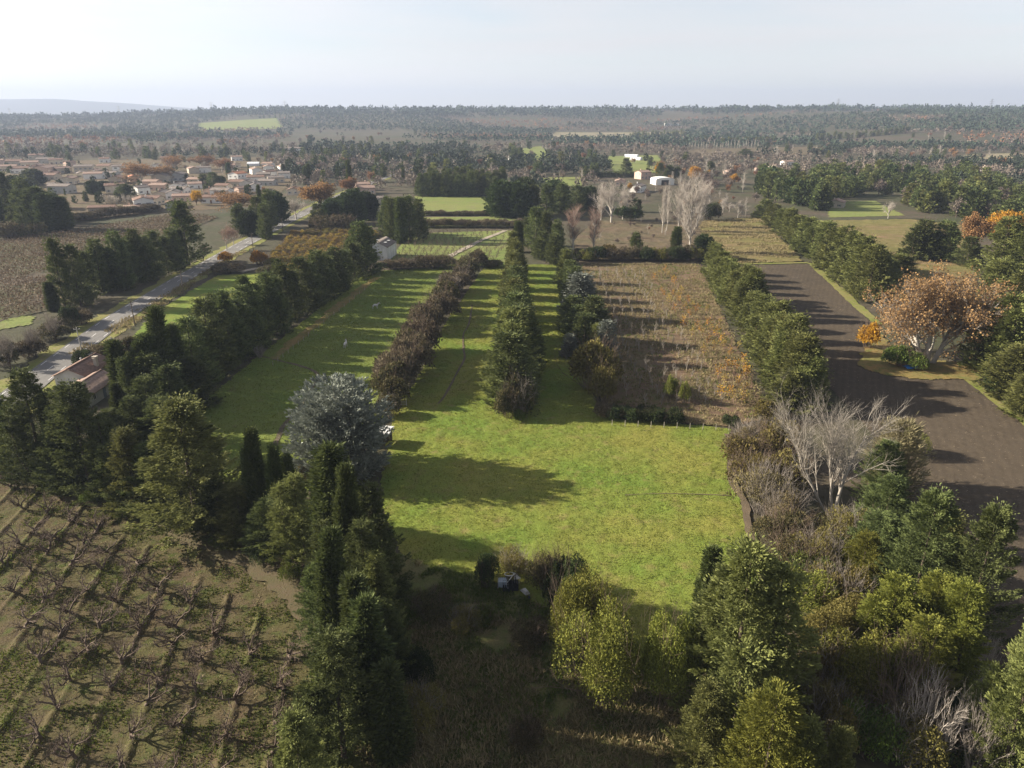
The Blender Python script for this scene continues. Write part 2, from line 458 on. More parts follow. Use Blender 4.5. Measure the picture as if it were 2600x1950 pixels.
def poplar(seed, twig, bark):
    return bare(seed, [dict(start=[(0, 0, 0)], dir=[(.02, 0, 1)], len=17.5, r=.26, k=8, wander=.03, taper=.15),
        dict(n=36, len=6.5, ang=.55, r=.085, k=5, wander=.06, up=.35, trop=.14, u0=.12, taper=.3),
        dict(n=9, len=2.6, ang=.5, r=.045, k=3, wander=.08, up=.3, trop=.1, u0=.2),
        dict(n=6, len=1.3, ang=.5, r=.030, k=2, wander=.12, up=.2, u0=.2)], 20, 4.0, bark, twig)
def spread(seed, twig, bark, lmat=None, ln=1.0, up=.18, **k):
    return bare(seed, [dict(start=[(0, 0, 0)], dir=[(.04, .02, 1)], len=4.0, r=.30, k=4, wander=.06, taper=.7),
        dict(n=8, len=6.0 * ln, ang=.75, r=.17, k=6, wander=.14, up=.25, trop=.08, u0=.35, taper=.3),
        dict(n=7, len=3.2 * ln, ang=.7, r=.07, k=4, wander=.18, up=up, trop=.06, u0=.25, taper=.35),
        dict(n=6, len=1.8 * ln, ang=.7, r=.042, k=3, wander=.2, up=up, u0=.2),
        dict(n=5, len=1.0, ang=.7, r=.026, k=2, wander=.2, up=.1, u0=.2)], 12, 6.0, bark, twig, lmat=lmat, **k)
T['poplar'] = [poplar(71, M['twig_pale'], M['bark_pale']), poplar(72, M['twig_pale'], M['bark_pale'])]
T['poplar_pink'] = [poplar(73, M['twig_pink'], M['bark_pale'])]
T['bare_pale'] = [spread(74, M['twig_pale'], M['bark_pale']), spread(75, M['twig_pale'], M['bark_pale'])]
T['bare_pink'] = [spread(76, M['twig_pink'], M['bark_pale'])]
T['bare_brown'] = [spread(77, M['twig_brown'], M['bark']), spread(78, M['twig_grey'], M['bark'])]
T['plane_rust'] = [spread(79, M['twig_grey'], M['bark_pale'], M['rust'], lden=.9, lL=.42, lW=.34, lsp=.25)]
T['gold'] = [spread(80, M['twig_brown'], M['bark'], M['gold'], lden=2, lL=.5, lW=.42, lsp=.4)]
T['rust'] = [spread(81, M['twig_brown'], M['bark'], M['rust'], lden=2, lL=.5, lW=.42, lsp=.4)]

def shrub(seed, h, r, leafm, twig, nst=40, nleaf=5200, L=.3, W=.2, arch=.0):
    rg = np.random.default_rng(seed)
    blobs = [(rg.normal() * r * .38, rg.normal() * r * .38, .45 * h + rg.random() * .15 * h, r * (.45 + .3 * rg.random())) for _ in range(7)]
    Ps = []
    for bx, by, bz, br in blobs:
        n = nleaf // 7
        d = norm(rg.normal(size=(n, 3))); d[:, 2] = np.abs(d[:, 2]) * 1.1 - .25
        q = (.62 + .42 * rg.random(n) ** .6)[:, None] * (1 + .35 * (vnoise(d[:, 0] * 3 + seed, d[:, 1] * 3 + d[:, 2] * 2, seed) - .5))[:, None]
        p = d * q * np.array([br, br, bz * 1.0]) + np.array([bx, by, bz * .9])
        p[:, 2] = np.clip(p[:, 2], .03, None); Ps.append((p, d))
    P = np.concatenate([a for a, _ in Ps]); D = np.concatenate([b for _, b in Ps])
    lv = leaf_quads(P, D + rg.normal(size=P.shape) * .8, L * (.6 + .8 * rg.random(len(P))), W * (.6 + .8 * rg.random(len(P))), rg, .5)
    a = rg.random(nst) * TAU; rr = r * .4 * np.sqrt(rg.random(nst))
    st = np.stack([np.cos(a) * rr, np.sin(a) * rr, np.zeros(nst)], 1)
    di = np.stack([np.cos(a) * .45, np.sin(a) * .45, np.ones(nst)], 1)
    g = grow(seed, [dict(start=st, dir=di, len=h * 1.15, r=.03, k=5, wander=.2, taper=.35, trop=-.06 - arch),
                    dict(n=6, len=h * .4, ang=.6, r=.014, k=2, wander=.2, up=.2, u0=.4)])
    tv = cat([polytubes(P_, q_, 3) for P_, q_ in g])
    return quad_mesh('stems', *tv, twig), quad_mesh('foliage', *lv, leafm, np.clip(rg.normal(.45, .28, len(lv[1])), 0, 1)), h, r
T['bram'] = [shrub(91, 3, 2.6, M['bramble'], M['twig_brown']), shrub(92, 3, 2.6, M['bramble_red'], M['twig_brown'], nst=50), shrub(93, 3, 2.6, M['bramble'], M['twig_grey'], nst=70)]
T['gbush'] = [shrub(94, 3, 2.6, M['oak'], M['bark']), shrub(95, 3, 2.6, M['weed'], M['twig_brown'])]
T['ybush'] = [shrub(96, 4, 2.4, M['yellow'], M['twig_brown'], nleaf=6500, L=.34), shrub(97, 4, 2.4, M['cyp_yellow'], M['twig_brown'], nleaf=6500, L=.34)]
T['aubush'] = [shrub(106, 3, 1.9, M['autumn'], M['twig_brown'], nleaf=4200, L=.34), shrub(107, 3, 1.9, M['yellow'], M['twig_brown'], nleaf=4200, L=.34)]
T['goldbush'] = [shrub(98, 2.5, 1.6, M['gold'], M['twig_brown'], nleaf=3000)]
T['brownbush'] = [shrub(99, 3, 2.4, M['tan'], M['twig_grey'], nst=80, nleaf=3600, L=.17, W=.11), shrub(100, 3, 2.4, M['yellow'], M['twig_brown'], nst=80, nleaf=2600, L=.24)]
def bare_shrub(seed, twig, h=3.2, r=2.6, n=26):
    rg = np.random.default_rng(seed)
    a = rg.random(n) * TAU; st = np.stack([np.cos(a) * .3, np.sin(a) * .3, a * 0], 1)
    di = np.stack([np.cos(a) * (.3 + .6 * rg.random(n)), np.sin(a) * (.3 + .6 * rg.random(n)), np.ones(n)], 1)
    g = grow(seed, [dict(start=st, dir=di, len=h * 1.05, r=.05, k=6, wander=.16, taper=.35), dict(n=8, len=h * .4, ang=.6, r=.022, k=3, wander=.18, up=.2, u0=.25),
                    dict(n=4, len=h * .18, ang=.6, r=.012, k=2, wander=.2, up=.15, u0=.2)])
    return quad_mesh('trunk', *polytubes(g[0][0], g[0][1], 5), twig), quad_mesh('crown', *cat([polytubes(p, q, 3) for p, q in g[1:]]), twig), h, r
T['bshrub'] = [bare_shrub(101, M['twig_grey']), bare_shrub(102, M['twig_pale']), bare_shrub(103, M['twig_brown'])]

# small single-mesh plants: saplings, orchard trees, distant trees
def NB(seed, leaders, m, **k):
    a = dict(nb=235, nl=135, L=.23, W=.08, up=.42, prof=pr_broad, leafm=m, spread=.30, jag=.62, inner=.6); a.update(k)
    return conifer(seed, 12, 3.4, leaders, **a)
T['ncyp'] = [NB(601, LD[0], M['cyp']), NB(602, LD[1], M['cyp'])]
T['ncypo'] = [NB(603, LD[2], M['cyp_olive_lit']), NB(604, LD[3], M['cyp_olive_lit'], prof=pr_cone, nb=290)]
T['ncypy'] = [NB(605, LD[0], M['cyp_yellow'])]
T['ncol'] = [conifer(606, 11, .95, [(0, 0, 1, 1), (.55, .2, .86, .55), (-.4, .3, .74, .5)], 900, 34, .36, .10, 2.2, pr_col, M['col'], jag=.3, inner=.5, spread=.17)]
T['nybush'] = [shrub(616, 5, 2.4, M['yellow'], M['twig_brown'], nst=16, nleaf=21000, L=.14, W=.085), shrub(617, 5, 2.4, M['cyp_yellow'], M['twig_brown'], nst=16, nleaf=21000, L=.14, W=.085)]
T['nbram'] = [shrub(618, 3, 2.6, M['bramble'], M['twig_brown'], nst=60, nleaf=9000, L=.16, W=.10), shrub(619, 3, 2.6, M['yellow'], M['twig_grey'], nst=70, nleaf=9000, L=.16, W=.10)]
T['ngbush'] = [shrub(620, 3, 2.6, M['oak'], M['bark'], nleaf=9000, L=.18, W=.12), shrub(621, 3, 2.6, M['weed'], M['twig_brown'], nleaf=9000, L=.18, W=.12)]
def join_tree(t):
    """one mesh from trunk + crown for things too small to show parts"""
    tr, cr = t[0], t[1]
    def arr(me):
        V = np.empty(len(me.vertices) * 3, np.float32); me.vertices.foreach_get('co', V)
        F = np.empty(len(me.loops), np.int32); me.loops.foreach_get('vertex_index', F)
        return V.reshape(-1, 3), F.reshape(-1, 4)
    tv, cv = arr(tr), arr(cr)
    V, F = cat([tv, cv])
    ci = np.empty(len(cv[1]), np.int32); cr.polygons.foreach_get('material_index', ci)
    att = np.zeros(len(F), np.float32)
    if 'v' in cr.attributes:
        a = np.empty(len(cv[1]), np.float32); cr.attributes['v'].data.foreach_get('value', a); att[len(tv[1]):] = a
    return quad_mesh('tree', V, F, [tr.materials[0]] + list(cr.materials), att, np.r_[np.zeros(len(tv[1]), int), ci + 1]), None, t[2], t[3]
def lod_con(seed, h, r, m, prof, nb=75, nl=12, L=1.0, W=.45, up=.5, leaders=((0, 0, 1, 1),)):
    return join_tree(conifer(seed, h, r, leaders, nb, nl, L, W, up, prof, m, inner=.45, spread=.5))
T['f_con'] = [lod_con(201, 11, 3, M['cyp'], pr_broad, leaders=LD[0]), lod_con(202, 11, 3, M['cyp'], pr_cone), lod_con(203, 11, 3, M['cyp_olive_lit'], pr_broad, leaders=LD[1]), lod_con(204, 11, 3, M['cyp'], pr_broad, leaders=LD[2])]
T['f_col'] = [lod_con(205, 11, .9, M['col'], pr_col, nb=200, L=.9, W=.35, up=2.2)]
T['f_oak'] = [lod_con(206, 9, 4, M['oak'], pr_round, nb=40, L=1.2, W=.9, leaders=((0, 0, 1, 1), (.4, .3, .8, .6)))]
T['f_pale'] = [join_tree(bare(207, [dict(start=[(0, 0, 0)], dir=[(0, 0, 1)], len=9, r=.22, k=4, wander=.05, taper=.2), dict(n=16, len=4.2, ang=.6, r=.09, k=3, wander=.1, up=.3, u0=.2),
              dict(n=8, len=2.0, ang=.6, r=.045, k=2, wander=.15, up=.2, u0=.2), dict(n=3, len=1.0, ang=.6, r=.03, k=2, wander=.15, up=.2)], 12, 4, M['bark_pale'], M['twig_pale']))]
def fb(seed, tw, lm, lden):
    return join_tree(bare(seed, [dict(start=[(0, 0, 0)], dir=[(0, 0, 1)], len=4, r=.25, k=3, wander=.05, taper=.6), dict(n=9, len=5, ang=.75, r=.14, k=4, wander=.15, up=.25, u0=.3),
              dict(n=8, len=2.6, ang=.7, r=.06, k=3, wander=.15, up=.2, u0=.2), dict(n=5, len=1.4, ang=.7, r=.04, k=2, wander=.2, up=.15)], 10, 5, M['bark'], tw, lmat=lm, lden=lden, lL=.8, lW=.6, lsp=.3))
T['f_brown'] = [fb(208, M['twig_grey'], M['far_brown'], .5), fb(209, M['twig_pink'], M['far_brown'], .6), fb(210, M['twig_brown'], M['far_brown'], .5)]
T['f_rust'] = [fb(211, M['twig_pink'], M['rust'], .7), fb(212, M['twig_pink'], M['far_rust'], 1.0)]
T['f_gold'] = [fb(213, M['twig_brown'], M['gold'], 2)]
def orchard_tree(seed):
    rg = np.random.default_rng(seed)
    g = grow(seed, [dict(start=[(0, 0, 0)], dir=[(rg.normal() * .2, rg.normal() * .2, 1)], len=.8, r=.17, k=3, wander=.12, taper=.85),
        dict(n=5, len=2.5, ang=1.15, r=.115, k=7, wander=.24, up=.12, trop=.09, u0=.5, taper=.35),
        dict(n=5, len=1.3, ang=.85, r=.05, k=5, wander=.3, up=.2, trop=.06, u0=.25, taper=.4),
        dict(n=6, len=.7, ang=.75, r=.02, k=4, wander=.3, up=.22, u0=.12, taper=.5)])
    return quad_mesh('trunk', *cat([polytubes(g[0][0], g[0][1], 8)]), M['twig_dark'], smooth=True), quad_mesh('limbs', *cat([polytubes(p, q, s) for (p, q), s in zip(g[1:], (6, 4, 3))]), M['twig_dark']), 2.8, 2.1
T['orch'] = [orchard_tree(s) for s in (301, 302, 303, 304, 305, 306)]
def sapling(seed, twig, h=2.6, lm=None, lden=.3):
    return join_tree(bare(seed, [dict(start=[(0, 0, 0)], dir=[(0, 0, 1)], len=h * .8, r=.05, k=3, wander=.06, taper=.3), dict(n=10, len=h * .42, ang=.55, r=.028, k=3, wander=.12, up=.35, u0=.2),
              dict(n=4, len=h * .2, ang=.5, r=.016, k=2, wander=.15, up=.2)], h, h * .3, twig, twig, lmat=lm, lden=lden, lL=.26, lW=.2, lsp=.14))
T['sap'] = [sapling(311, M['twig_white']), sapling(312, M['twig_grey']), sapling(313, M['twig_white'])]
T['sapgold'] = [sapling(314, M['twig_pink'], 2.6, M['autumn'], .9), sapling(315, M['twig_pink'], 2.6, M['gold'], .8), sapling(317, M['twig_pink'], 2.6, M['tan'], .9)]
T['sapdark'] = [sapling(316, M['twig_dark'], 2.4)]

TREE_COUNT = 0
def plant(kind, x, y, h, w=None, label=None, cat_='tree', group=None, name='tree', z=None, rot=None, var=None):
    """plant one individual: h metres tall, w metres wide"""
    t = T[kind][(var if var is not None else random.randrange(len(T[kind]))) % len(T[kind])]
    z = float(hill(x, y)) if z is None else z
    sz = h / t[2]; sx = (w / 2 / t[3]) if w else sz
    rot = random.random() * TAU if rot is None else rot
    if t[1] is None:
        o = link(name, t[0], None, (x, y, z), rot, (sx, sx, sz))
    else:
        o = empty(name, (x, y, z), rot, (sx, sx, sz))
        link(t[0].name.split('.')[0], t[0], o); link(t[1].name.split('.')[0], t[1], o)
    return tag(o, label, cat_, group)
WID = {'ncyp': 1.25, 'ncypo': 1.32, 'ncypy': 1.25, 'nybush': 1.2, 'nbram': 1.15, 'ngbush': 1.15}
def dens(l):
    l = sorted(l, key=lambda e: e[2]); out = list(l)
    for a, b in zip(l[:-1], l[1:]):
        out.append((a[0], (a[1] + b[1]) / 2 + random.uniform(-3, 3), (a[2] + b[2]) / 2, (a[3] + b[3]) / 2 + random.uniform(-6, 10), (a[4] + b[4]) / 2 * .9))
    return out
ORD = ('first second third fourth fifth sixth seventh eighth ninth tenth eleventh twelfth thirteenth fourteenth fifteenth sixteenth seventeenth eighteenth nineteenth twentieth '
       'twenty-first twenty-second twenty-third twenty-fourth twenty-fifth twenty-sixth twenty-seventh twenty-eighth twenty-ninth thirtieth').split()
def rows(lst, label, group, name, cat_='tree', kind=None, frm=None):
    if frm:                              # count the row off from a landmark
        g0 = G(*frm[0]); lst = sorted(lst, key=lambda e: math.dist(G(e[1], e[2]), g0))
        lst = [(*e[:5], f'{ORD[i]} {label} counting from {frm[1]}') for i, e in enumerate(lst)]
    for e in lst:
        k, bx, by, ty, w = e[:5]
        x, y = G(bx, by)
        if y < 118 and 'n' + k in T: k = 'n' + k; w *= WID.get(k, 1.0)
        if 118 < y < 330 and k in ('cypo', 'cyp', 'spruce', 'ybush'): w *= 1.15
        plant(k, x, y, max(1.0, top_z(ty, y)), w / ppm(x, y), label if len(e) < 6 else e[5], cat_, group, name)

# ------------------------------------------------------------------ ground
GM = {}
GM['base'] = ground_mat('land_cover', (.074, .064, .042), (.052, .060, .030), (.088, .070, .052), .006, .03, .4, (.45, .65), .3, .5)
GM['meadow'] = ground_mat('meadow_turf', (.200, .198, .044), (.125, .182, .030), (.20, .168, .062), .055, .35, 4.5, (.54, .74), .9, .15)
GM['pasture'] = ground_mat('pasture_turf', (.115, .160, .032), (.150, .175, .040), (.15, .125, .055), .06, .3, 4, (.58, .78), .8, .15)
GM['orchard'] = ground_mat('orchard_floor', (.088, .080, .033), (.094, .069, .041), (.068, .084, .022), .16, .55, 5, (.5, .66), 1., .12)
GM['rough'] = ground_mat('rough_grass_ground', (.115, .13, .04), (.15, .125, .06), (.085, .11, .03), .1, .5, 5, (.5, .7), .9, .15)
GM['nursery'] = ground_mat('nursery_floor', (.150, .098, .068), (.135, .105, .058), (.10, .105, .035), .09, .5, 4, (.5, .68), .9, .15)
GM['plough'] = ground_mat('ploughed_soil', (.080, .063, .045), (.062, .050, .037), (.094, .074, .052), .03, .4, 6, (.5, .7), 1.2, .1, stripe=(.22, .42, (.115, .092, .064), .22), speck=(3.2, (.34, .27, .19), .70))
GM['field_brown'] = ground_mat('fallow_field', (.195, .135, .075), (.165, .15, .055), (.13, .12, .04), .05, .3, 2.5, (.45, .62), .9, .3, stretch=(.35, 1, 1))
GM['field_dark'] = ground_mat('scrub_field', (.125, .092, .062), (.10, .088, .05), (.15, .115, .07), .06, .3, 2, (.5, .65), .9, .3)
GM['field_green'] = ground_mat('green_field', (.145, .185, .05), (.175, .19, .06), (.165, .155, .07), .03, .15, 1.5, (.5, .7), .6, .2)
GM['field_pale'] = ground_mat('stubble_field', (.24, .20, .14), (.20, .18, .10), (.17, .15, .085), .02, .1, 1, (.5, .7), .5, .2)
GM['vine'] = ground_mat('vineyard_ground', (.085, .068, .05), (.075, .08, .035), (.11, .085, .062), .05, .3, 3, (.5, .7), .7, .2)
GM['leaflitter'] = ground_mat('leaf_litter', (.23, .155, .062), (.18, .155, .055), (.13, .14, .042), .12, .5, 5, (.48, .66), .9, .12)
GM['verge'] = ground_mat('verge_grass', (.20, .185, .065), (.15, .175, .04), (.22, .175, .10), .1, .6, 4, (.5, .68), .9, .12)
GM['asphalt'] = ground_mat('road_asphalt', (.20, .193, .183), (.165, .158, .15), (.23, .222, .21), .1, .6, 9, (.5, .7), .3, .02, stretch=(1, .12, 1))
GM['dirt'] = ground_mat('bare_dirt', (.13, .10, .07), (.10, .08, .055), (.16, .125, .085), .2, 1, 6, (.5, .7), .7, .06)
GM['gravel'] = ground_mat('gravel_track', (.36, .31, .25), (.30, .26, .20), (.22, .20, .12), .1, .6, 6, (.5, .7), .4, .05)

def axis_pts(lo, hi, step0, gr):
    a = [0.0]; s = step0
    while a[-1] < hi: a.append(a[-1] + s); s *= gr
    b = [0.0]; s = step0
    while b[-1] > lo: b.append(b[-1] - s); s *= gr
    return np.array(sorted(set(a + b)))
gx, gy = axis_pts(-13000, 13000, 30, 1.035), axis_pts(-700, 13000, 30, 1.028)
X, Y = np.meshgrid(gx, gy)
Z = hill(X, Y)
idx = np.arange(X.size).reshape(X.shape)
q = np.stack([idx[:-1, :-1], idx[:-1, 1:], idx[1:, 1:], idx[1:, :-1]], -1).reshape(-1, 4)
struct(link('ground', quad_mesh('ground', np.stack([X, Y, Z], -1).reshape(-1, 3), q, GM['base'], smooth=True)))

def sheet(name, poly, m, z=.03, res=.5, amp=.0, nscale=1.0, warp=.5, extra=None, seed=1, octv=3):
    """an uneven sheet of ground inside a polygon of ground points"""
    p = np.array(poly); x0, y0 = p.min(0) - 1; x1, y1 = p.max(0) + 1
    xs, ys = np.arange(x0, x1, res), np.arange(y0, y1, res)
    X, Y = np.meshgrid(xs, ys)
    cx, cyy = X[:-1, :-1] + res / 2, Y[:-1, :-1] + res / 2
    wx = cx + warp * (fbm(cx / 2.2, cyy / 2.2, seed + 3, 3) - .5) * 3; wy = cyy + warp * (fbm(cx / 2.2, cyy / 2.2, seed + 9, 3) - .5) * 3
    keep = pip(wx, wy, poly)
    Zs = z + amp * fbm(X * nscale, Y * nscale, seed, octv) + hill(X, Y)
    if extra is not None: Zs = Zs + extra(X, Y)
    idx = np.arange(X.size).reshape(X.shape)
    q = np.stack([idx[:-1, :-1], idx[:-1, 1:], idx[1:, 1:], idx[1:, :-1]], -1)[keep]
    u, inv = np.unique(q, return_inverse=True)
    V = np.stack([X, Y, Zs], -1).reshape(-1, 3)[u]
    return struct(link(name, quad_mesh(name, V, inv.reshape(-1, 4), m, smooth=True)))
D = lambda *pts: [G(*p) for p in pts]

POLY = {}
POLY['meadow'] = D((820, 1070), (850, 880), (895, 830), (960, 700), (1050, 572), (1212, 572), (1240, 700), (1290, 880), (1320, 905), (1460, 915), (1578, 928), (1580, 1040), (1612, 1110), (1640, 1210), (1700, 1350), (1722, 1480), (1420, 1480), (1330, 1390), (1210, 1330), (1060, 1260), (900, 1250), (850, 1160))
POLY['pasture'] = D((330, 960), (560, 770), (790, 588), (1030, 572), (960, 650), (890, 770), (840, 850), (800, 1000), (700, 1060), (560, 1060), (420, 1030))
POLY['orchard'] = D((-60, 985), (150, 1035), (330, 1095), (470, 1150), (600, 1210), (672, 1260), (690, 1400), (680, 1760), (-700, 1760), (-500, 985))
POLY['rough'] = D((690, 1250), (860, 1200), (1060, 1262), (1210, 1330), (1330, 1390), (1420, 1480), (1722, 1480), (1760, 1760), (640, 1760))
POLY['nursery'] = D((1255, 572), (1510, 568), (1560, 680), (1660, 905), (1590, 925), (1300, 900), (1290, 760))
POLY['plough'] = D((1585, 574), (1755, 571), (1885, 700), (1880, 780), (1960, 806), (2085, 818), (2240, 935), (2700, 1250), (3000, 1760), (2230, 1760), (2080, 1350), (1960, 1130), (1880, 930), (1700, 745))
POLY['litter'] = D((1850, 790), (1872, 745), (1900, 722), (1960, 780), (2130, 785), (2110, 822), (2000, 822), (1900, 812))
POLY['fallow_a'] = D((1510, 480), (1640, 470), (1735, 566), (1590, 570), (1520, 540))
POLY['fallow_b'] = D((1745, 478), (1965, 474), (2100, 490), (2110, 650), (1960, 660), (1900, 640), (1850, 545))
POLY['scrub'] = D((1285, 478), (1515, 478), (1522, 545), (1500, 572), (1250, 572), (1240, 520))
POLY['saplings'] = D((880, 505), (1110, 498), (1112, 575), (1040, 575), (840, 572))
POLY['green_a'] = D((895, 424), (1075, 424), (1070, 462), (905, 466))
POLY['green_b'] = D((905, 470), (1130, 468), (1130, 488), (915, 494))
POLY['yellow'] = D((560, 560), (640, 510), (770, 492), (815, 505), (790, 560), (740, 600), (610, 600))
POLY['verge_meadow'] = D((235, 790), (330, 680), (470, 596), (600, 588), (590, 640), (470, 690), (340, 780))
POLY['vineyard'] = D((-80, 530), (150, 500), (390, 462), (470, 470), (300, 545), (160, 660), (-120, 720))
POLY['left_green'] = D((-120, 694), (75, 682), (66, 702), (-120, 735))
POLY['lawn_house'] = D((1790, 437), (1890, 434), (1955, 466), (1790, 470))
POLY['far_green1'] = D((1310, 338), (1420, 335), (1450, 372), (1330, 378))
POLY['far_green2'] = D((1120, 322), (1170, 316), (1200, 345), (1120, 345))
POLY['far_rows'] = D((1165, 384), (1260, 382), (1260, 402), (1185, 402))
POLY['far_pale1'] = D((1200, 288), (1480, 288), (1480, 300), (1180, 302))
POLY['far_green3'] = D((430, 279), (600, 276), (610, 284), (435, 286))
POLY['far_pale2'] = D((2080, 335), (2212, 330), (2212, 342), (2080, 345))
POLY['far_pale3'] = D((1480, 322), (1780, 316), (1780, 334), (1500, 338))
POLY['village'] = D((-120, 350), (560, 340), (640, 395), (560, 445), (330, 462), (140, 478), (-150, 500))

ridge_c = [-22.1 - 4.34 * k for k in range(-1, 16)]
def ridges(X, Y):
    xr = X + .15 * (Y - 50) + .35 * (fbm(X / 3, Y / 5, 77, 2) - .5)
    k = (xr + 22.1) / 4.34; d = (k - np.round(k)) * 4.34
    brk = .2 + 1.4 * fbm(X / 2.0, Y / 3.5, 61, 3)
    end = sstep(0, 4, (88 - .0 * X) - Y - .18 * (X + 30) * -1) if False else 1.0
    prof = np.exp(-(np.clip(np.abs(d + .05) - .12, 0, None) / .22) ** 2)
    return prof * .25 * brk * end * (Y < (66 - .72 * (X + 24.6)))
sheet('meadow', POLY['meadow'], GM['meadow'], .02, .28, .26, .9, .5, seed=3, octv=4)
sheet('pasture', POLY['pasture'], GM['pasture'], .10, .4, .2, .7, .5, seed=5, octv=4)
sheet('orchard_floor', POLY['orchard'], GM['orchard'], .03, .22, .14, 1.1, .4, extra=ridges, seed=8, octv=4)
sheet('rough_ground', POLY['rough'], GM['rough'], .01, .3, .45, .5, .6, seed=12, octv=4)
sheet('nursery_floor', POLY['nursery'], GM['nursery'], .03, .4, .25, .6, .5, seed=14, octv=4)
sheet('ploughed_field', POLY['plough'], GM['plough'], .03, .42, .16, 1.1, .4, seed=16)
sheet('grass_strip', POLY['litter'], GM['leaflitter'], .20, .4, .12, .8, .8, seed=17)
for nm, k, m, rs, am in (('fallow_field', 'fallow_a', 'field_brown', .8, .5), ('fallow_field', 'fallow_b', 'field_brown', .9, .5), ('scrub_field', 'scrub', 'field_dark', .8, .6),
                     ('sapling_field', 'saplings', 'field_green', .8, .2), ('green_field', 'green_a', 'field_green', 1.2, .2), ('green_field', 'green_b', 'field_green', 1.2, .2),
                     ('yellow_orchard_field', 'yellow', 'vine', .8, .3), ('verge_meadow', 'verge_meadow', 'meadow', .6, .35), ('vineyard_field', 'vineyard', 'vine', 1.0, .25),
                     ('lawn', 'lawn_house', 'field_green', 1.2, .1), ('green_field', 'left_green', 'field_green', .8, .2), ('far_field', 'far_green1', 'field_green', 3, .2), ('far_field', 'far_green2', 'field_green', 3, .2),
                     ('far_field', 'far_rows', 'field_green', 2, .2), ('far_field', 'far_pale1', 'field_pale', 6, .3), ('far_field', 'far_green3', 'field_green', 8, .3),
                     ('far_field', 'far_pale2', 'field_pale', 5, .3), ('far_field', 'far_pale3', 'field_dark', 5, .3), ('village_ground', 'village', 'field_dark', 2, .1)):
    sheet(nm, POLY[k], GM[m], .06 + .1 * (rs > 2), rs, am, .35 / rs, .5 * rs, seed=20 + len(nm))

def strip(name, pts, width, m, z=.1, step=1.0, wob=.0, jit=0.0):
    """ribbon along a smooth line of ground points"""
    P = np.array(pts, float)
    t = np.r_[0, np.cumsum(np.linalg.norm(np.diff(P, axis=0), axis=1))]
    s = np.arange(0, t[-1], step)
    def cr(k):
        out = np.interp(s, t, P[:, k]); w = max(3, int(6 / step)); ker = np.ones(w) / w
        pad = np.r_[2 * out[0] - out[w:0:-1], out, 2 * out[-1] - out[-2:-w - 2:-1]]
        return np.convolve(pad, ker, 'same')[w:-w] if len(out) > w + 2 else out
    x, y = cr(0), cr(1)
    d = norm(np.stack([np.gradient(x), np.gradient(y)], 1)); nrm = np.stack([-d[:, 1], d[:, 0]], 1)
    w = np.array([-.5, -.25, 0, .25, .5])
    c = np.stack([x, y], 1) + nrm * (wob * (fbm(s / 6, s * 0, 3, 3) - .5))[:, None]
    W = width * (1 + jit * (fbm(s / 3, s * 0 + 5, 4, 3) - .5) * 2)
    V = c[:, None, :] + nrm[:, None, :] * w[None, :, None] * W[:, None, None]
    V = np.concatenate([V, np.full(V.shape[:2] + (1,), z)], -1); V[:, 2, 2] += .012
    n = len(s); ii = np.arange(n * 5).reshape(n, 5)
    q = np.stack([ii[:-1, :-1], ii[1:, :-1], ii[1:, 1:], ii[:-1, 1:]], -1).reshape(-1, 4)[:, ::-1]
    return struct(link(name, quad_mesh(name, V.reshape(-1, 3), q, m, smooth=True))), c, d, nrm
ROAD = [(-88, 60), (-96, 105), (-104.2, 150), (-111.3, 196), (-114.9, 249), (-117.5, 310), (-118.8, 386), (-119, 480), (-112, 640), (-100, 800)]
strip('verge', ROAD, 13.5, GM['verge'], .09, 2.0, .8, .25)
road, rc, rd, rn = strip('road', ROAD, 7.4, GM['asphalt'], .20, 2.0)
MK = plain_mat('road_paint', (.72, .71, .68), (.55, .54, .52), 4, .7)
def dashes(off, ln, gap, w, s0=0.0):
    L = len(rc) * 2.0; s = s0
    while s < L - 10:
        i, j = s / 2.0, (s + ln) / 2.0
        def at(u, o):
            a = int(min(u, len(rc) - 2)); f = u - a
            c = rc[a] * (1 - f) + rc[a + 1] * f; n = rn[a] * (1 - f) + rn[a + 1] * f
            return tuple(c + n * o)
        V = [(*at(i, off - w / 2), .222), (*at(i, off + w / 2), .222), (*at(j, off + w / 2), .222), (*at(j, off - w / 2), .222)]
        if V[0][1] < 420: MB().add(V, [(3, 2, 1, 0)]).obj('lane_marking', MK, road)
        s += ln + gap
dashes(0, 3.0, 10.0, .16, 4)
dashes(3.0, 3.0, 3.6, .18); dashes(-3.0, 3.0, 3.6, .18, 2)
strip('farm_track', D((520, 588), (545, 582), (580, 576), (640, 590)), 3.2, GM['gravel'], .16, 1.0, .5, .3)
strip('worn_path', D((560, 770), (640, 790), (682, 802), (690, 818), (650, 880), (612, 920), (596, 960), (592, 1010)), .75, GM['dirt'], .26, .4, .5, .5)
strip('worn_path', D((1020, 660), (1014, 700), (1000, 725), (1001, 758), (1005, 775), (992, 800), (976, 830), (958, 862), (946, 874)), .42, GM['dirt'], .25, .4, .3, .5)
strip('worn_path', D((1574, 940), (1578, 990), (1583, 1045), (1612, 1095), (1616, 1140), (1634, 1200), (1652, 1255), (1690, 1320), (1712, 1390), (1722, 1450), (1745, 1520)), 1.25, GM['dirt'], .26, .4, .8, .6)
strip('worn_path', D((1350, 1072), (1420, 1068), (1500, 1070), (1580, 1073)), .16, GM['dirt'], .245, .4, .2, .6)
strip('field_edge', D((1752, 570), (1886, 692), (1900, 705)), 2.6, GM['verge'], .2, 1.0, .8, .4)
strip('field_edge', D((2080, 815), (2130, 850), (2235, 930), (2500, 1110)), 2.2, GM['verge'], .22, .6, .8, .4)
strip('field_edge', D((1590, 571), (1752, 568)), 2.4, GM['verge'], .19, 1.0, .6, .4)
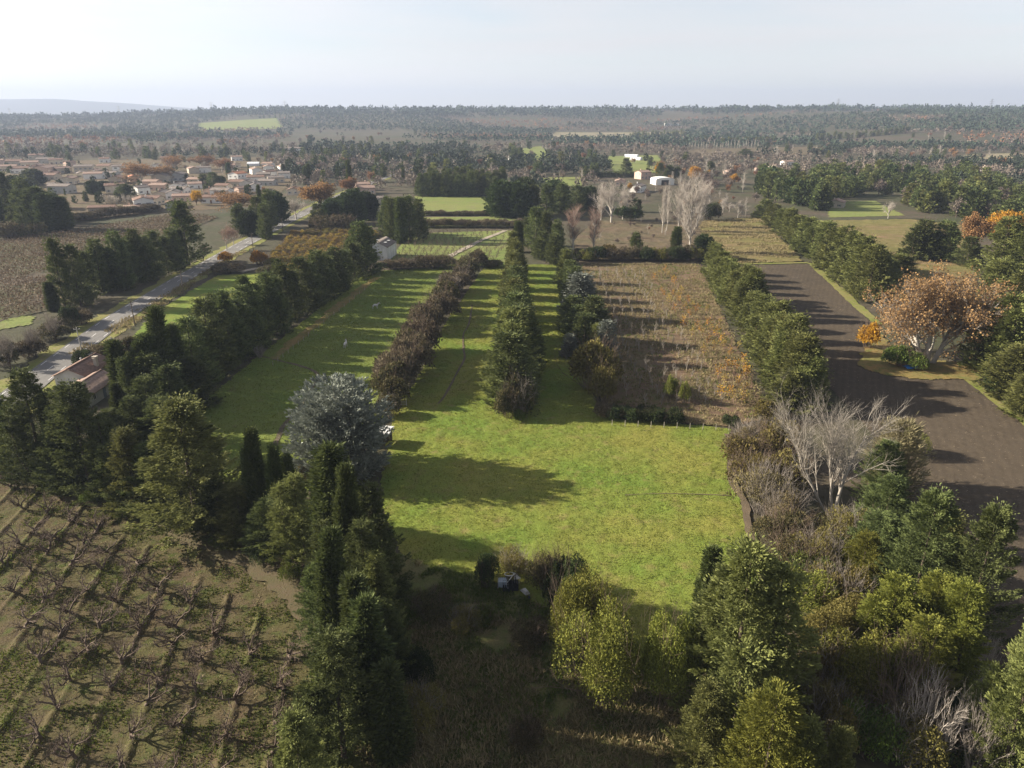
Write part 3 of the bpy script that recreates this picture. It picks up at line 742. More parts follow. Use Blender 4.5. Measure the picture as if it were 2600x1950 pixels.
strip('headland', D((-60, 1000), (150, 1055), (330, 1112), (480, 1170), (600, 1222), (664, 1270), (684, 1330), (690, 1420)), 5.5, plain_mat('dry_litter', (.105, .076, .044), (.085, .076, .032), .8, .95, .8, 6), .27, .4, 1.2, .5)

# ------------------------------------------------------------------ grass tufts and weeds
def blades(name, poly, n, hgt, wid, m, per=3, z=.1, mask=None, lean=.5, label=None, seed=1, zf=None):
    rg = np.random.default_rng(seed)
    p = np.array(poly); lo, hi = p.min(0), p.max(0)
    x = lo[0] + (hi[0] - lo[0]) * rg.random(n * 3); y = lo[1] + (hi[1] - lo[1]) * rg.random(n * 3)
    k = pip(x, y, poly)
    if mask is not None: k &= mask(x, y, rg)
    x, y = x[k][:n], y[k][:n]
    zz = z + (zf(x, y) if zf else 0) * np.ones(len(x))
    Pt = np.repeat(np.stack([x, y, zz], 1), per, 0)
    Pt[:, :2] += rg.normal(size=(len(Pt), 2)) * wid * 1.5
    dd = rg.normal(size=(len(Pt), 3)) * lean + np.array([0, 0, 1.0])
    V, F = leaf_quads(Pt, dd, hgt * (.5 + rg.random(len(Pt))), wid * (.6 + .8 * rg.random(len(Pt))), rg, .0)
    tone = np.clip(.15 + .7 * fbm(np.repeat(x, per) / 4, np.repeat(y, per) / 4, seed, 3) + rg.normal(size=len(Pt)) * .18, 0, 1)
    return stuff(link(name, quad_mesh(name, V, F, m, tone)), label, 'grass')
blades('meadow_grass', POLY['meadow'], 95000, .17, .09, M['grass'], 2, .12, label='short bright green grass covering the sunlit meadow', seed=2)
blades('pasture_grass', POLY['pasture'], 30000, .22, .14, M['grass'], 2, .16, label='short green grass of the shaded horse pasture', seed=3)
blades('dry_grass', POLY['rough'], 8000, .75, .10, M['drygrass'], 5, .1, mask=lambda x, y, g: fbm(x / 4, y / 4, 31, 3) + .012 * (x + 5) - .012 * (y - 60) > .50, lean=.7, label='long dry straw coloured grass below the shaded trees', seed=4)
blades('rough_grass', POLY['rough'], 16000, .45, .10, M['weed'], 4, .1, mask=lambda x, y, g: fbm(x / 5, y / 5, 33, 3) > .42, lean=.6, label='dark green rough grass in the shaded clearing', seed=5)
blades('orchard_weeds', POLY['orchard'], 26000, .26, .14, M['weed'], 3, .06, zf=ridges, mask=lambda x, y, g: (ridges(x, y) > .25) & (fbm(x / 3, y / 3, 36, 3) > .42) | (fbm(x / 3, y / 3, 38, 3) > .54), label='green weeds growing on the orchard ridges', seed=6)
blades('orchard_litter', POLY['orchard'], 16000, .24, .08, M['drygrass'], 2, .06, zf=ridges, lean=1.2, label='dry stalks and litter on the orchard floor', seed=7)
blades('nursery_weeds', POLY['nursery'], 9000, .6, .12, M['drygrass'], 4, .08, mask=lambda x, y, g: fbm(x / 6, y / 6, 41, 3) > .4, label='dry brown weeds between the nursery saplings', seed=8)
blades('nursery_grass', POLY['nursery'], 4000, .4, .14, M['weed'], 4, .08, mask=lambda x, y, g: fbm(x / 7, y / 7, 43, 3) > .52, label='green weeds between the nursery saplings', seed=9)
blades('fallow_weeds', POLY['fallow_a'], 5000, .7, .25, M['drygrass'], 3, .15, mask=lambda x, y, g: fbm(x / 6, y / 6, 45, 3) > .45, label='dry weeds on the fallow field', seed=10)
blades('verge_weeds', [(-106.5, 165), (-109, 196), (-111.5, 250), (-113.5, 300), (-110, 300), (-107, 240), (-102, 180), (-98, 160)], 1500, .7, .22, M['drygrass'], 4, .1, mask=lambda x, y, g: fbm(x / 4, y / 5, 47, 3) > .45, label='brown weeds along the roadside ditch', seed=11)

# ------------------------------------------------------------------ trees: hedge between orchard and pasture
G1 = 'trees between the orchard and the pasture'
rows([('cyp', 15, 1000, 850, 110), ('cyp', 100, 1035, 800, 120), ('cyp', 200, 1065, 830, 150), ('cypo', 300, 1098, 928, 110), ('cyp', 345, 1100, 960, 110),
      ('cyp', 50, 1010, 880, 90), ('cyp', 150, 1050, 905, 100), ('cyp', 255, 1085, 960, 90)],
     'dark broad cypress above the orchard', G1, 'cypress_tree', frm=((430, 1138), 'its largest cypress'))
rows([('cypo', 430, 1138, 868, 215)], 'largest broad cypress standing over the top of the orchard', G1, 'cypress_tree')
rows([('cypo', 520, 1165, 1050, 90), ('cypo', 648, 1215, 1030, 98), ('cyp', 590, 1195, 1080, 100), ('cyp', 480, 1150, 1040, 90)], 'broad cypress at the orchard corner', G1, 'cypress_tree', frm=((738, 1022), 'the blue cedar'))
rows([('col', 572, 1155, 930, 38), ('col', 553, 1145, 975, 26), ('col', 614, 1165, 966, 32), ('col', 640, 1170, 985, 30)],
     'slim columnar cypress at the orchard corner', G1, 'columnar_cypress', frm=((738, 1022), 'the blue cedar'))
rows([('col', 738, 1262, 968, 78)], 'stout columnar cypress with several tips beside the orchard corner', G1, 'columnar_cypress')
rows([('col', 774, 1330, 1012, 50), ('col', 742, 1440, 1150, 58), ('col', 812, 1580, 1300, 78), ('col', 850, 1640, 1440, 70), ('col', 785, 1500, 1250, 70)],
     'columnar cypress between orchard and clearing', G1, 'columnar_cypress', frm=((738, 1022), 'the blue cedar'))
rows([('cyp', 812, 1280, 1045, 125), ('cyp', 702, 1420, 1225, 100), ('cypo', 824, 1400, 1195, 105), ('cyp', 835, 1480, 1300, 110), ('cyp', 715, 1320, 1130, 105), ('cyp', 800, 1380, 1130, 110)],
     'dark broad cypress between orchard and clearing', G1, 'cypress_tree', frm=((738, 1022), 'the blue cedar'))
rows([('cyp', 745, 1640, 1372, 165)], 'broad cypress with a bare leaning trunk at the orchard edge', G1, 'cypress_tree')
rows([('cypo', 668, 1800, 1545, 150)], 'rounded bright green cypress at the foot of the orchard hedge', G1, 'cypress_tree')
rows([('gbush', 300, 1108, 1080, 60), ('gbush', 385, 1130, 1105, 60), ('gbush', 500, 1178, 1150, 60), ('gbush', 640, 1245, 1205, 60), ('gbush', 690, 1290, 1245, 60), ('gbush', 565, 1205, 1170, 60), ('gbush', 200, 1078, 1050, 50), ('gbush', 90, 1042, 1020, 50)],
     'low green bush under the orchard hedge', 'bushes under the orchard hedge', 'hedge_bush', 'bush', frm=((738, 1022), 'the blue cedar'))

# west hedge of the pasture
G2 = 'cypress row along the horse pasture'
rows([('cyp', 785, 592, 478, 70)], 'tallest conical cypress beside the pale barn', G2, 'cypress_tree')
WH = [(745, 605, 530, 62), (705, 628, 538, 62), (670, 650, 545, 62), (635, 672, 560, 66), (600, 695, 575, 66), (565, 720, 592, 68), (520, 750, 620, 74), (480, 782, 635, 78), (440, 812, 650, 82), (405, 842, 692, 84),
      (725, 615, 545, 55), (690, 640, 560, 55), (652, 662, 570, 55), (617, 685, 590, 60), (582, 708, 605, 60), (542, 735, 620, 62), (500, 766, 650, 66), (460, 797, 675, 70), (422, 826, 710, 74),
      (375, 872, 745, 88), (340, 905, 765, 92), (312, 900, 760, 70), (292, 912, 775, 54), (335, 950, 815, 90), (380, 915, 790, 95), (300, 978, 858, 84), (420, 880, 770, 88), (360, 985, 860, 100), (255, 995, 885, 76)]
rows([('cyp', e[0] + 22, e[1] + 2, e[2] - 4, e[3] * 1.0) for e in WH[:19]] + [('cyp', *e) for e in WH[19:]], 'dark cypress in the row beside the horse pasture', G2, 'cypress_tree', frm=((822, 560), 'the pale barn'))
rows([('col', 541, 738, 602, 24), ('col', 370, 880, 672, 30), ('col', 396, 868, 708, 28), ('col', 345, 890, 728, 32), ('col', 328, 895, 742, 30), ('col', 276, 900, 742, 30), ('col', 612, 690, 565, 20), ('col', 480, 780, 640, 26), ('col', 690, 640, 548, 18)],
     'slim spire above the horse pasture row', G2, 'columnar_cypress', frm=((822, 560), 'the pale barn'))
rows([('col', 272, 950, 830, 30)], 'lit columnar cypress beside the tiled farmhouse', G2, 'columnar_cypress')
rows([('bshrub', 562, 775, 750, 28)], 'pale dry brush pile at the foot of the cypress row', None, 'brush_pile', 'brush')
strip('dry_bank', D((590, 778), (640, 735), (700, 690), (760, 640), (815, 600)), 2.6, GM['leaflitter'], .3, .8, 1.5, .7)

# central cypress row
G3 = 'central cypress row in the meadow'
rows([('col', 1120, 545, 480, 16)], 'slim spire cypress at the far end of the central meadow row', G3, 'columnar_cypress')
rows(dens([('cypo', 1108, 580, 500, 34), ('cypo', 1116, 608, 522, 42), ('cypo', 1110, 645, 548, 52), ('cyp', 1114, 688, 575, 62), ('cypo', 1108, 730, 606, 74), ('cyp', 1114, 780, 635, 90), ('cypo', 1106, 835, 668, 106), ('cyp', 1102, 878, 720, 112), ('cyp', 1128, 800, 660, 80), ('cyp', 1122, 740, 620, 66)]),
     'green cypress of the central meadow row', G3, 'cypress_tree', frm=((1120, 545), 'its slim spire cypress'))
rows([('bram', 1098, 902, 845, 52), ('bram', 1122, 895, 812, 60)], 'reddish brown bush at the near end of the central cypress row', 'bushes ending the central row', 'bramble_bush', 'bush')
rows([('gbush', 1122, 908, 885, 30)], 'small dark evergreen bush at the tip of the central cypress row', None, 'evergreen_bush', 'bush')
# second row, mixed
G4 = 'mixed conifer row beside the nursery'
rows([('cyp', 1158, 538, 448, 52), ('cyp', 1180, 545, 458, 46), ('cyp', 1203, 552, 475, 38), ('cyp', 1140, 530, 470, 40), ('cyp', 1170, 560, 500, 40), ('cyp', 1196, 570, 505, 40)], 'dark cypress at the head of the mixed row', G4, 'cypress_tree', frm=((1222, 612), 'the olive conifer'))
rows([('cypo', 1222, 612, 540, 52)], 'olive green rounded conifer in the mixed row', G4, 'conifer_tree')
rows([('spruce', 1252, 690, 592, 82), ('cyp', 1236, 712, 640, 66), ('cyp', 1278, 742, 642, 72), ('cyp', 1262, 755, 678, 76), ('cyp', 1240, 650, 575, 54), ('cypo', 1258, 668, 600, 56), ('cyp', 1282, 705, 640, 58), ('cyp', 1250, 735, 660, 62), ('cypo', 1292, 770, 700, 60), ('cyp', 1230, 632, 562, 46)], 'bluish green conifer amid the mixed row', G4, 'conifer_tree', frm=((1222, 612), 'the olive conifer'))
rows([('spruce', 1230, 772, 722, 38), ('spruce', 1308, 785, 694, 56)], 'blue grey spruce in the mixed row beside the nursery', G4, 'blue_spruce')
rows([('ybush', 1276, 838, 742, 84)], 'tall yellowish bamboo like clump in the mixed row', G4, 'bamboo_clump', 'bush')
rows([('ybush', 1298, 876, 798, 48)], 'slender yellow green tree at the near end of the mixed row', G4, 'young_tree')
# nursery hedge and back hedge
for k in range(7):
    x, y = G(1312 + k * 23, 902 + k * 1.6)
    plant('gbush' if k else 'bram', x, y, 2.5, 4.2, 'dense clipped green hedge bush on the meadow edge of the nursery', 'bush', 'clipped hedge bushes', 'hedge_bush', var=0 if k else 1)
rows([('gbush', 1578, 924, 900, 36)], 'lone dark bush on the corner of the meadow', None, 'evergreen_bush', 'bush')
for k in range(17):
    x, y = G(1252 + k * 15.6, 566)
    plant(random.choice(['gbush', 'bram', 'ybush', 'gbush']), x, y + random.random() * 3, 4 + 2.2 * random.random(), 6.5, 'dark olive hedge bush behind the nursery', 'bush', 'hedge bushes behind the nursery', 'hedge_bush')
rows([('cyp', 1372, 556, 502, 30)], 'dark conifer standing in the hedge behind the nursery', None, 'cypress_tree')
rows([('col', 1460, 552, 492, 16)], 'slim columnar cypress in the hedge behind the nursery', None, 'columnar_cypress')
rows([('oak', 1518, 560, 508, 42)], 'dark flat topped pine at the corner of the nursery hedge', None, 'pine_tree')

# east row beside the ploughed field
G5 = 'cypress row between nursery and ploughed field'
rows(dens([('cypo', 1538, 592, 525, 48), ('cypo', 1556, 618, 542, 52), ('cypo', 1572, 648, 560, 54), ('cypo', 1600, 690, 612, 70), ('cypo', 1620, 688, 578, 56), ('cypo', 1640, 735, 640, 80), ('cypo', 1668, 782, 652, 86), ('cypo', 1700, 832, 682, 90), ('cypo', 1660, 800, 690, 84), ('cypo', 1722, 865, 722, 92), ('cypo', 1746, 880, 775, 80), ('cypo', 1702, 888, 800, 86), ('cypo', 1590, 665, 580, 56), ('cypo', 1682, 840, 720, 84)]),
     'sunlit cypress between nursery and ploughed field', G5, 'cypress_tree', frm=((1518, 560), 'the flat topped pine'))
# far east row
G6 = 'cypress row on the far side of the ploughed field'
rows([('cypo', 1650, 472, 430, 48), ('cypo', 1668, 490, 440, 52), ('cypo', 1685, 503, 452, 52), ('cypo', 1702, 514, 450, 56), ('cypo', 1720, 527, 465, 56), ('cypo', 1740, 540, 470, 62), ('cypo', 1758, 552, 480, 62), ('cypo', 1776, 565, 478, 66), ('cypo', 1795, 580, 492, 66), ('cypo', 1814, 594, 490, 72), ('cypo', 1833, 610, 502, 72), ('cypo', 1852, 626, 512, 76), ('cypo', 1874, 648, 530, 78), ('cypo', 1898, 628, 545, 72), ('cypo', 1914, 606, 560, 62), ('cypo', 1940, 590, 548, 56)],
     'olive cypress in the hedge beyond the ploughed field', G6, 'cypress_tree', frm=((1806, 447), 'the bungalow'))
G7 = 'conifers around the big plane tree'
rows([('cyp', 1985, 560, 475, 70), ('cyp', 2031, 562, 478, 66), ('cyp', 2010, 560, 500, 60), ('cyp', 2087, 575, 512, 52)], 'dark cypress in the small clump', G7, 'cypress_tree', frm=((2012, 792), 'the big plane tree'))
rows([('cypo', 2151, 610, 470, 88), ('cypo', 2205, 620, 480, 90), ('cypo', 2140, 670, 560, 86), ('cypo', 2190, 700, 590, 96), ('cypo', 2156, 810, 640, 120), ('cypo', 2212, 770, 640, 110), ('cypo', 2188, 862, 745, 118), ('cypo', 2225, 900, 800, 100), ('cypo', 2120, 802, 736, 56), ('cypo', 2250, 700, 520, 100), ('cypo', 2260, 860, 680, 120), ('cypo', 2120, 730, 640, 80), ('cypo', 2300, 930, 760, 120), ('gbush', 2155, 850, 810, 60)],
     'tall green cypress of the eastern belt', G7, 'cypress_tree', frm=((2012, 792), 'the big plane tree'))

# the big plane tree, its neighbours
pl = bare(401, [dict(start=[(0, 0, 0), (1.2, -.3, 0), (-1.0, .4, 0)], dir=[(.05, .1, 1), (.42, -.1, 1), (-.38, .2, 1)], len=[8, 8, 7.5], r=[.62, .5, .5], k=5, wander=.06, taper=.62),
      dict(n=11, len=11.0, ang=.85, r=.26, k=8, wander=.13, up=.18, trop=.05, u0=.25, taper=.25),
      dict(n=8, len=4.8, ang=.7, r=.09, k=5, wander=.17, up=.12, trop=.02, u0=.2, taper=.3),
      dict(n=6, len=2.6, ang=.7, r=.045, k=4, wander=.2, up=.08, u0=.2, taper=.4),
      dict(n=4, len=1.1, ang=.7, r=.02, k=3, wander=.2, up=.05, u0=.2)], 22, 12.5, M['bark_pale'], M['twig_grey'], lmat=M['plane'], lden=1.0, lL=.38, lW=.32, lsp=.35)
T['bigplane'] = [pl]
x, y = G(2012, 792)
plant('bigplane', x, y + 2, 27, 29, 'huge spreading plane tree with rust brown leaves and pale limbs', 'tree', None, 'plane_tree', rot=.4)
rows([('gbush', 1935, 790, 745, 62), ('gbush', 1975, 798, 760, 50)], 'dark ivy bush under the big plane tree', 'bushes under the plane tree', 'ivy_bush', 'bush')
rows([('goldbush', 1874, 752, 698, 40)], 'bright orange gold bush beside the big plane tree', None, 'golden_bush', 'bush')
rows([('gold', 2160, 540, 452, 96)], 'golden yellow tree behind the green cypresses', None, 'golden_tree')
rows([('rust', 2095, 545, 462, 80)], 'pinkish brown half bare tree beside the golden tree', None, 'bare_tree')
rows([('ybush', 1655, 905, 868, 40)], 'small golden bush at the near corner of the nursery', None, 'golden_bush', 'bush')

# cedar, shed corner
x, y = G(738, 1022)
plant('cedar', x, y, top_z(818, y), 15.0, 'large rounded blue grey cedar between pasture and meadow', 'tree', None, 'blue_cedar')
rows([('bram', 700, 1040, 1005, 60), ('brownbush', 660, 1045, 1010, 40)], 'brown bush at the foot of the blue cedar', 'bushes under the cedar', 'dry_bush', 'bush')

# bramble hedge between pasture and meadow strip
G8 = 'bramble hedge between pasture and meadow'
rows([('bram', 1030, 577, 545, 54), ('bram', 1010, 598, 560, 58), ('bram', 985, 628, 588, 60), ('bram', 962, 655, 608, 58), ('bram', 970, 640, 600, 50), ('bram', 945, 690, 636, 66), ('bram', 922, 722, 662, 66), ('bram', 930, 708, 655, 56), ('bram', 905, 762, 692, 76), ('bram', 886, 802, 726, 82), ('bram', 895, 780, 715, 66), ('bram', 866, 842, 766, 88), ('bram', 878, 822, 750, 72), ('bram', 838, 862, 792, 72), ('bram', 850, 872, 815, 66), ('bram', 1000, 612, 578, 46), ('bram', 955, 672, 622, 52), ('bram', 840, 900, 860, 50)],
     'brown bramble bush of the thick pasture hedge', G8, 'bramble_bush', 'bush', frm=((822, 560), 'the pale barn'))
rows([('bram', 848, 582, 562, 42), ('bram', 878, 581, 560, 46), ('bram', 908, 580, 556, 48), ('bram', 938, 580, 553, 50), ('bram', 966, 580, 555, 50), ('bram', 1060, 578, 562, 40)],
     'low brown bramble bush ending the pasture', G8, 'bramble_bush', 'bush', frm=((822, 560), 'the pale barn'))

# near right wood
wt = bare(403, [dict(start=[(0, 0, 0), (-.5, .2, 0), (.1, .3, 0)], dir=[(.08, .05, 1), (-.62, .1, .8), (-.12, .3, 1)], len=[12, 14, 11.5], r=[.28, .20, .20], k=8, wander=.045, taper=.25),
      dict(n=17, len=6.8, ang=.62, r=.085, k=6, wander=.09, up=.28, trop=.07, u0=.22, taper=.25),
      dict(n=8, len=3.2, ang=.6, r=.036, k=4, wander=.12, up=.2, trop=.04, u0=.2, taper=.35),
      dict(n=6, len=1.5, ang=.6, r=.018, k=3, wander=.15, up=.12, u0=.2)], 18, 9.5, M['twig_white'], M['twig_white'])
T['whitetree'] = [wt]
x, y = G(1800, 1122)
plant('whitetree', x, y, 20, 20.5, 'large leafless white limbed tree at the meadow edge', 'tree', None, 'bare_tree', rot=0)
G9 = 'trees in the wood between meadow and ploughed field'
rows([('cyp', 1895, 1090, 955, 92), ('cyp', 1962, 1350, 1065, 135), ('cyp', 2075, 1410, 1098, 130), ('cyp', 1880, 1240, 1110, 125), ('cyp', 1900, 1180, 1030, 110), ('cypo', 2010, 1300, 1110, 130)],
     'dark cypress of the near wood', G9, 'cypress_tree', frm=((1800, 1122), 'the white limbed tree'))
rows([('cypy', 2035, 1480, 1258, 135), ('cypy', 1900, 1450, 1245, 135), ('cypy', 1960, 1540, 1335, 150), ('cypy', 1850, 1290, 1150, 90), ('cypy', 1990, 1430, 1240, 120)],
     'bright yellow green conifer of the near wood', G9, 'conifer_tree', frm=((1800, 1122), 'the white limbed tree'))
rows([('cypo', 2155, 1690, 1327, 145)], 'tall grey green cypress at the bottom of the ploughed field', G9, 'cypress_tree')
rows([('cyp', 2225, 1690, 1420, 110)], 'darker cypress behind the tall grey green cypress', G9, 'cypress_tree')
rows([('willow', 1925, 1060, 915, 100)], 'feathery straw coloured willow behind the white limbed tree', G9, 'willow_tree')
rows([('ybush', 1950, 980, 930, 50)], 'pale reedy bush beside the straw coloured willow', None, 'reed_clump', 'bush')
rows([('brownbush', 1600, 1010, 945, 80), ('brownbush', 1622, 1060, 985, 90), ('brownbush', 1650, 1110, 1015, 100), ('brownbush', 1640, 960, 910, 60), ('brownbush', 1680, 1000, 920, 90), ('brownbush', 1700, 1060, 985, 80), ('brownbush', 1690, 1140, 1060, 90), ('brownbush', 1610, 970, 920, 60)],
     'pinkish brown thicket bush', 'thicket along the meadow edge', 'thicket_bush', 'bush', frm=((1800, 1122), 'the white limbed tree'))
rows([('bram', 1690, 1190, 1110, 90), ('bram', 1712, 1250, 1165, 100), ('ybush', 1740, 1340, 1240, 110), ('bram', 1760, 1250, 1160, 100), ('gbush', 1745, 1280, 1190, 80), ('ybush', 1790, 1430, 1310, 120), ('bram', 1790, 1510, 1400, 110), ('ybush', 1850, 1540, 1400, 120), ('bram', 1800, 1340, 1240, 110), ('ybush', 1840, 1380, 1290, 100), ('bram', 1830, 1190, 1110, 90), ('bram', 1780, 1600, 1500, 110), ('gbush', 1870, 1620, 1520, 110), ('bram', 1960, 1640, 1540, 130), ('gbush', 2060, 1650, 1560, 130), ('bram', 1780, 1180, 1120, 80)],
     'olive brown thicket bush by the meadow path', 'thicket along the meadow edge', 'thicket_bush', 'bush', frm=((1800, 1122), 'the white limbed tree'))
rows([('bshrub', 1930, 1590, 1425, 150), ('bshrub', 2095, 1680, 1535, 110), ('bshrub', 1990, 1640, 1490, 130), ('bshrub', 2110, 1480, 1390, 60)], 'leafless grey shrub under the conifers', 'leafless shrubs in the wood', 'bare_shrub', 'shrub', frm=((1800, 1122), 'the white limbed tree'))
# conifers at the bottom of the clearing
G10 = 'trees at the bottom of the meadow'
rows([('cypo', 1588, 1560, 1180, 215)], 'large yellow green conifer standing alone at the bottom of the meadow', G10, 'conifer_tree')
rows([('col', 1512, 1440, 1188, 50)], 'slim dark columnar cypress beside the large conifer', G10, 'columnar_cypress')
rows([('cypy', 1632, 1800, 1488, 180), ('cypo', 1775, 1800, 1572, 95), ('cypo', 1700, 1800, 1560, 120), ('cypo', 1515, 1660, 1480, 130)], 'lower conifer at the bottom of the meadow', G10, 'conifer_tree', frm=((1588, 1560), 'the large conifer'))
rows([('ybush', 1318, 1520, 1340, 125)], 'wide yellow autumn bush on the edge of the clearing', G10, 'autumn_bush', 'bush')
rows([('ybush', 1418, 1530, 1342, 80)], 'slender yellow autumn bush touching the large conifer', G10, 'autumn_bush', 'bush')
rows([('ybush', 1250, 1440, 1262, 100)], 'twiggy olive bush on the edge of the clearing', G10, 'autumn_bush', 'bush')
rows([('gbush', 1050, 1272, 1210, 42), ('gbush', 1205, 1322, 1205, 84), ('bram', 1180, 1272, 1198, 66), ('bram', 1110, 1240, 1195, 66), ('gbush', 1215, 1345, 1260, 60)], 'bramble bush round the junk heap', 'bushes around the junk heap', 'bramble_bush', 'bush', frm=((738, 1022), 'the blue cedar'))
rows([('gbush', 1040, 1345, 1310, 50), ('bram', 930, 1330, 1280, 70), ('bram', 1140, 1390, 1345, 70), ('bram', 1000, 1360, 1320, 60), ('bram', 900, 1560, 1500, 90), ('bram', 1130, 1620, 1560, 60), ('gbush', 880, 1480, 1420, 70)], 'low bush in the shaded clearing', 'low bushes in the clearing', 'low_bush', 'bush', frm=((1102, 1275), 'the junk heap'))

# ------------------------------------------------------------------ orchard
for k, xc in enumerate([-22.1 - 4.34 * i for i in range(0, 16)]):
    spots = []
    for j in range(16):
        y = 45 + (j + (.5 if k % 2 else .1)) * 4.0 + random.uniform(-.6, .6)
        if y > 68 - .72 * (xc - .15 * (y - 50) + 24.6) - 4.5: break
        x = xc - .15 * (y - 50) + random.uniform(-.2, .2)
        if abs(x) > y * .78 + 4 or random.random() < .06: continue
        spots.append((x, y))
    for j, (x, y) in enumerate(reversed(spots)):
        plant('orch', x, y, 2.3 + random.random() * .9, 3.8 + random.random() * 1.3, f'leafless pruned fruit tree, {ORD[j]} down the {ORD[k]} orchard row from the cypress hedge', 'fruit tree', 'old orchard trees in rows', 'orchard_tree', z=.25)

# nursery saplings
NU = POLY['nursery']
nb = 0
ny0, ny1 = 133, 258
for r_ in range(11):
    for j in range(26):
        y = ny0 + j * 4.9 + random.uniform(-.5, .5)
        xa, xb = 22.8 + (y - 133) * .02, 50 + (y - 133) * -.02
        x = 23.5 + r_ * 3.0 + (y - 133) * .035 + random.uniform(-.3, .3)
        if x > 56 or not pip(np.array([x]), np.array([y]), NU)[0] or random.random() < .13: continue
        gold = r_ >= 7
        nb += 1
        plant('sapgold' if gold else 'sap', x, y, (2.9 if gold else 3.0) * random.uniform(.75, 1.2), None,
              f'{"small orange leaved" if gold else "pale leafless"} sapling, {ORD[j]} up the {ORD[r_]} nursery row from the mixed conifers', 'sapling', 'orange nursery saplings' if gold else 'bare nursery saplings', 'sapling')
for (bx, by, ty, w) in ((1450, 862, 818, 26), (1478, 872, 830, 22)):
    x, y = G(bx, by); plant('ybush', x, y, top_z(ty, y), w / ppm(x, y), 'yellow willow like bush among the bare nursery saplings', 'bush', 'yellow bushes in the nursery', 'yellow_bush')
for k in range(15):
    x, y = G(1600 + random.uniform(-45, 45), 850 + random.uniform(-70, 30))
    if pip(np.array([x]), np.array([y]), NU)[0]:
        plant('sapgold', x, y, 2.6, 2.4, 'small orange leaved sapling in the nursery rows beside the cypresses', 'sapling', 'orange nursery saplings', 'sapling')
# young orchard beyond the pasture
for r_ in range(15):
    for j in range(13):
        bx, by = 905 + r_ * 15 - j * 4.5 + random.uniform(-2, 2), 503 + j * 5.6
        x, y = G(bx, by)
        if not pip(np.array([x]), np.array([y]), POLY['saplings'])[0] or (abs(bx - (1085 - (by - 505) * 1.7)) < 9): continue
        plant('sapdark', x, y, 2.4, 3.0, f'small leafless fruit tree, {ORD[j]} down the {ORD[r_]} young orchard row from the barn', 'fruit tree', 'young orchard rows', 'young_fruit_tree')
strip('farm_track', D((1090, 500), (1040, 520), (985, 548), (940, 572)), 2.6, GM['gravel'], .36, 1.5, .4, .3)
# yellow autumn rows beside the road
for r_ in range(13):
    for j in range(26):
        x, y = G(570 + r_ * 17 + j * 3.2, 598 - j * 4.1 + random.uniform(-1, 1))
        if not pip(np.array([x]), np.array([y]), POLY['yellow'])[0]: continue
        plant('aubush', x, y, 2.2 + random.random(), 4.6, f'yellow leaved bush, {ORD[j]} along the {ORD[r_]} roadside orchard row from the road', 'bush', 'yellow rows of the roadside orchard', 'yellow_bush', var=0 if random.random() < .7 else 1)
rows([('goldbush', 488, 566, 545, 30), ('goldbush', 560, 572, 543, 34)], 'bright orange bush beside the roadside field gate', 'orange bushes at the field gate', 'orange_bush', 'bush')
rows([('bram', 500, 588, 568, 60), ('bram', 590, 590, 574, 50), ('bram', 480, 586, 570, 40)], 'dark brown bush beside the roadside field gate', 'brown bushes at the field gate', 'bramble_bush', 'bush')
rows([('bram', 235, 785, 745, 60), ('gbush', 190, 790, 755, 44), ('bram', 280, 770, 730, 50), ('bram', 262, 820, 780, 50)], 'tangled bush behind the tiled farmhouse', 'bushes behind the farmhouse', 'tangled_bush', 'bush')
# vine rows west of the road
rg = np.random.default_rng(9)
vp = np.array(POLY['vineyard']); lo, hi = vp.min(0), vp.max(0)
vx, vy = [], []
for xr in np.arange(lo[0], hi[0], 2.6):
    yy = np.arange(lo[1], hi[1], .55); vx.append(xr + .0 * yy + rg.normal(size=len(yy)) * .25 + (yy - 200) * -.12); vy.append(yy)
vx, vy = np.concatenate(vx), np.concatenate(vy); k = pip(vx, vy, POLY['vineyard']) & (fbm(vx / 12, vy / 12, 3, 2) > .22); vx, vy = vx[k], vy[k]
P = np.repeat(np.stack([vx, vy, np.full(len(vx), .15)], 1), 3, 0); P[:, 2] += rg.random(len(P)) * 1.0; P[:, :2] += rg.normal(size=(len(P), 2)) * .25
V, F = leaf_quads(P, rg.normal(size=P.shape) + np.array([0, 0, .6]), .8, .35, rg)
stuff(link('vine_rows', quad_mesh('vine_rows', V, F, leaf_mat('winter_vines', (.10, .072, .045), (.21, .15, .095), .15, 0), rg.random(len(F)))), 'brown winter vines in rows west of the road', 'vines')

# ------------------------------------------------------------------ trees west of the road and round the village
G11 = 'conifers along the road'
rows([('cyp', 142, 666, 517, 57), ('cyp', 175, 662, 530, 58), ('cyp', 198, 646, 545, 51), ('cyp', 223, 630, 517, 57), ('cyp', 245, 626, 535, 51), ('cyp', 265, 624, 500, 53), ('cyp', 285, 616, 515, 50), ('cyp', 304, 610, 495, 51), ('cyp', 324, 604, 510, 50), ('cyp', 344, 596, 500, 51), ('cyp', 364, 590, 512, 47), ('cyp', 380, 584, 493, 47)],
     'dark conifer on the vineyard side of the road', G11, 'conifer_tree', frm=((424, 578), 'the towering conifer'))
rows([('cyp', 408, 572, 436, 84)], 'broad dark conifer towering over the road', G11, 'conifer_tree')
rows([('col', 399, 575, 500, 10), ('col', 116, 672, 611, 18)], 'slim dark cypress at the edge of the vineyard', G11, 'columnar_cypress')
rows([('bare_brown', 24, 800, 706, 62), ('bare_brown', 78, 770, 694, 54), ('bare_brown', 122, 740, 668, 56)], 'leafless brown roadside tree', 'leafless trees along the road', 'bare_tree', frm=((208, 838), 'the farmhouse'))
rows([('gbush', 158, 708, 662, 34)], 'ivy covered stump beside the roadside trees', None, 'ivy_stump', 'stump')
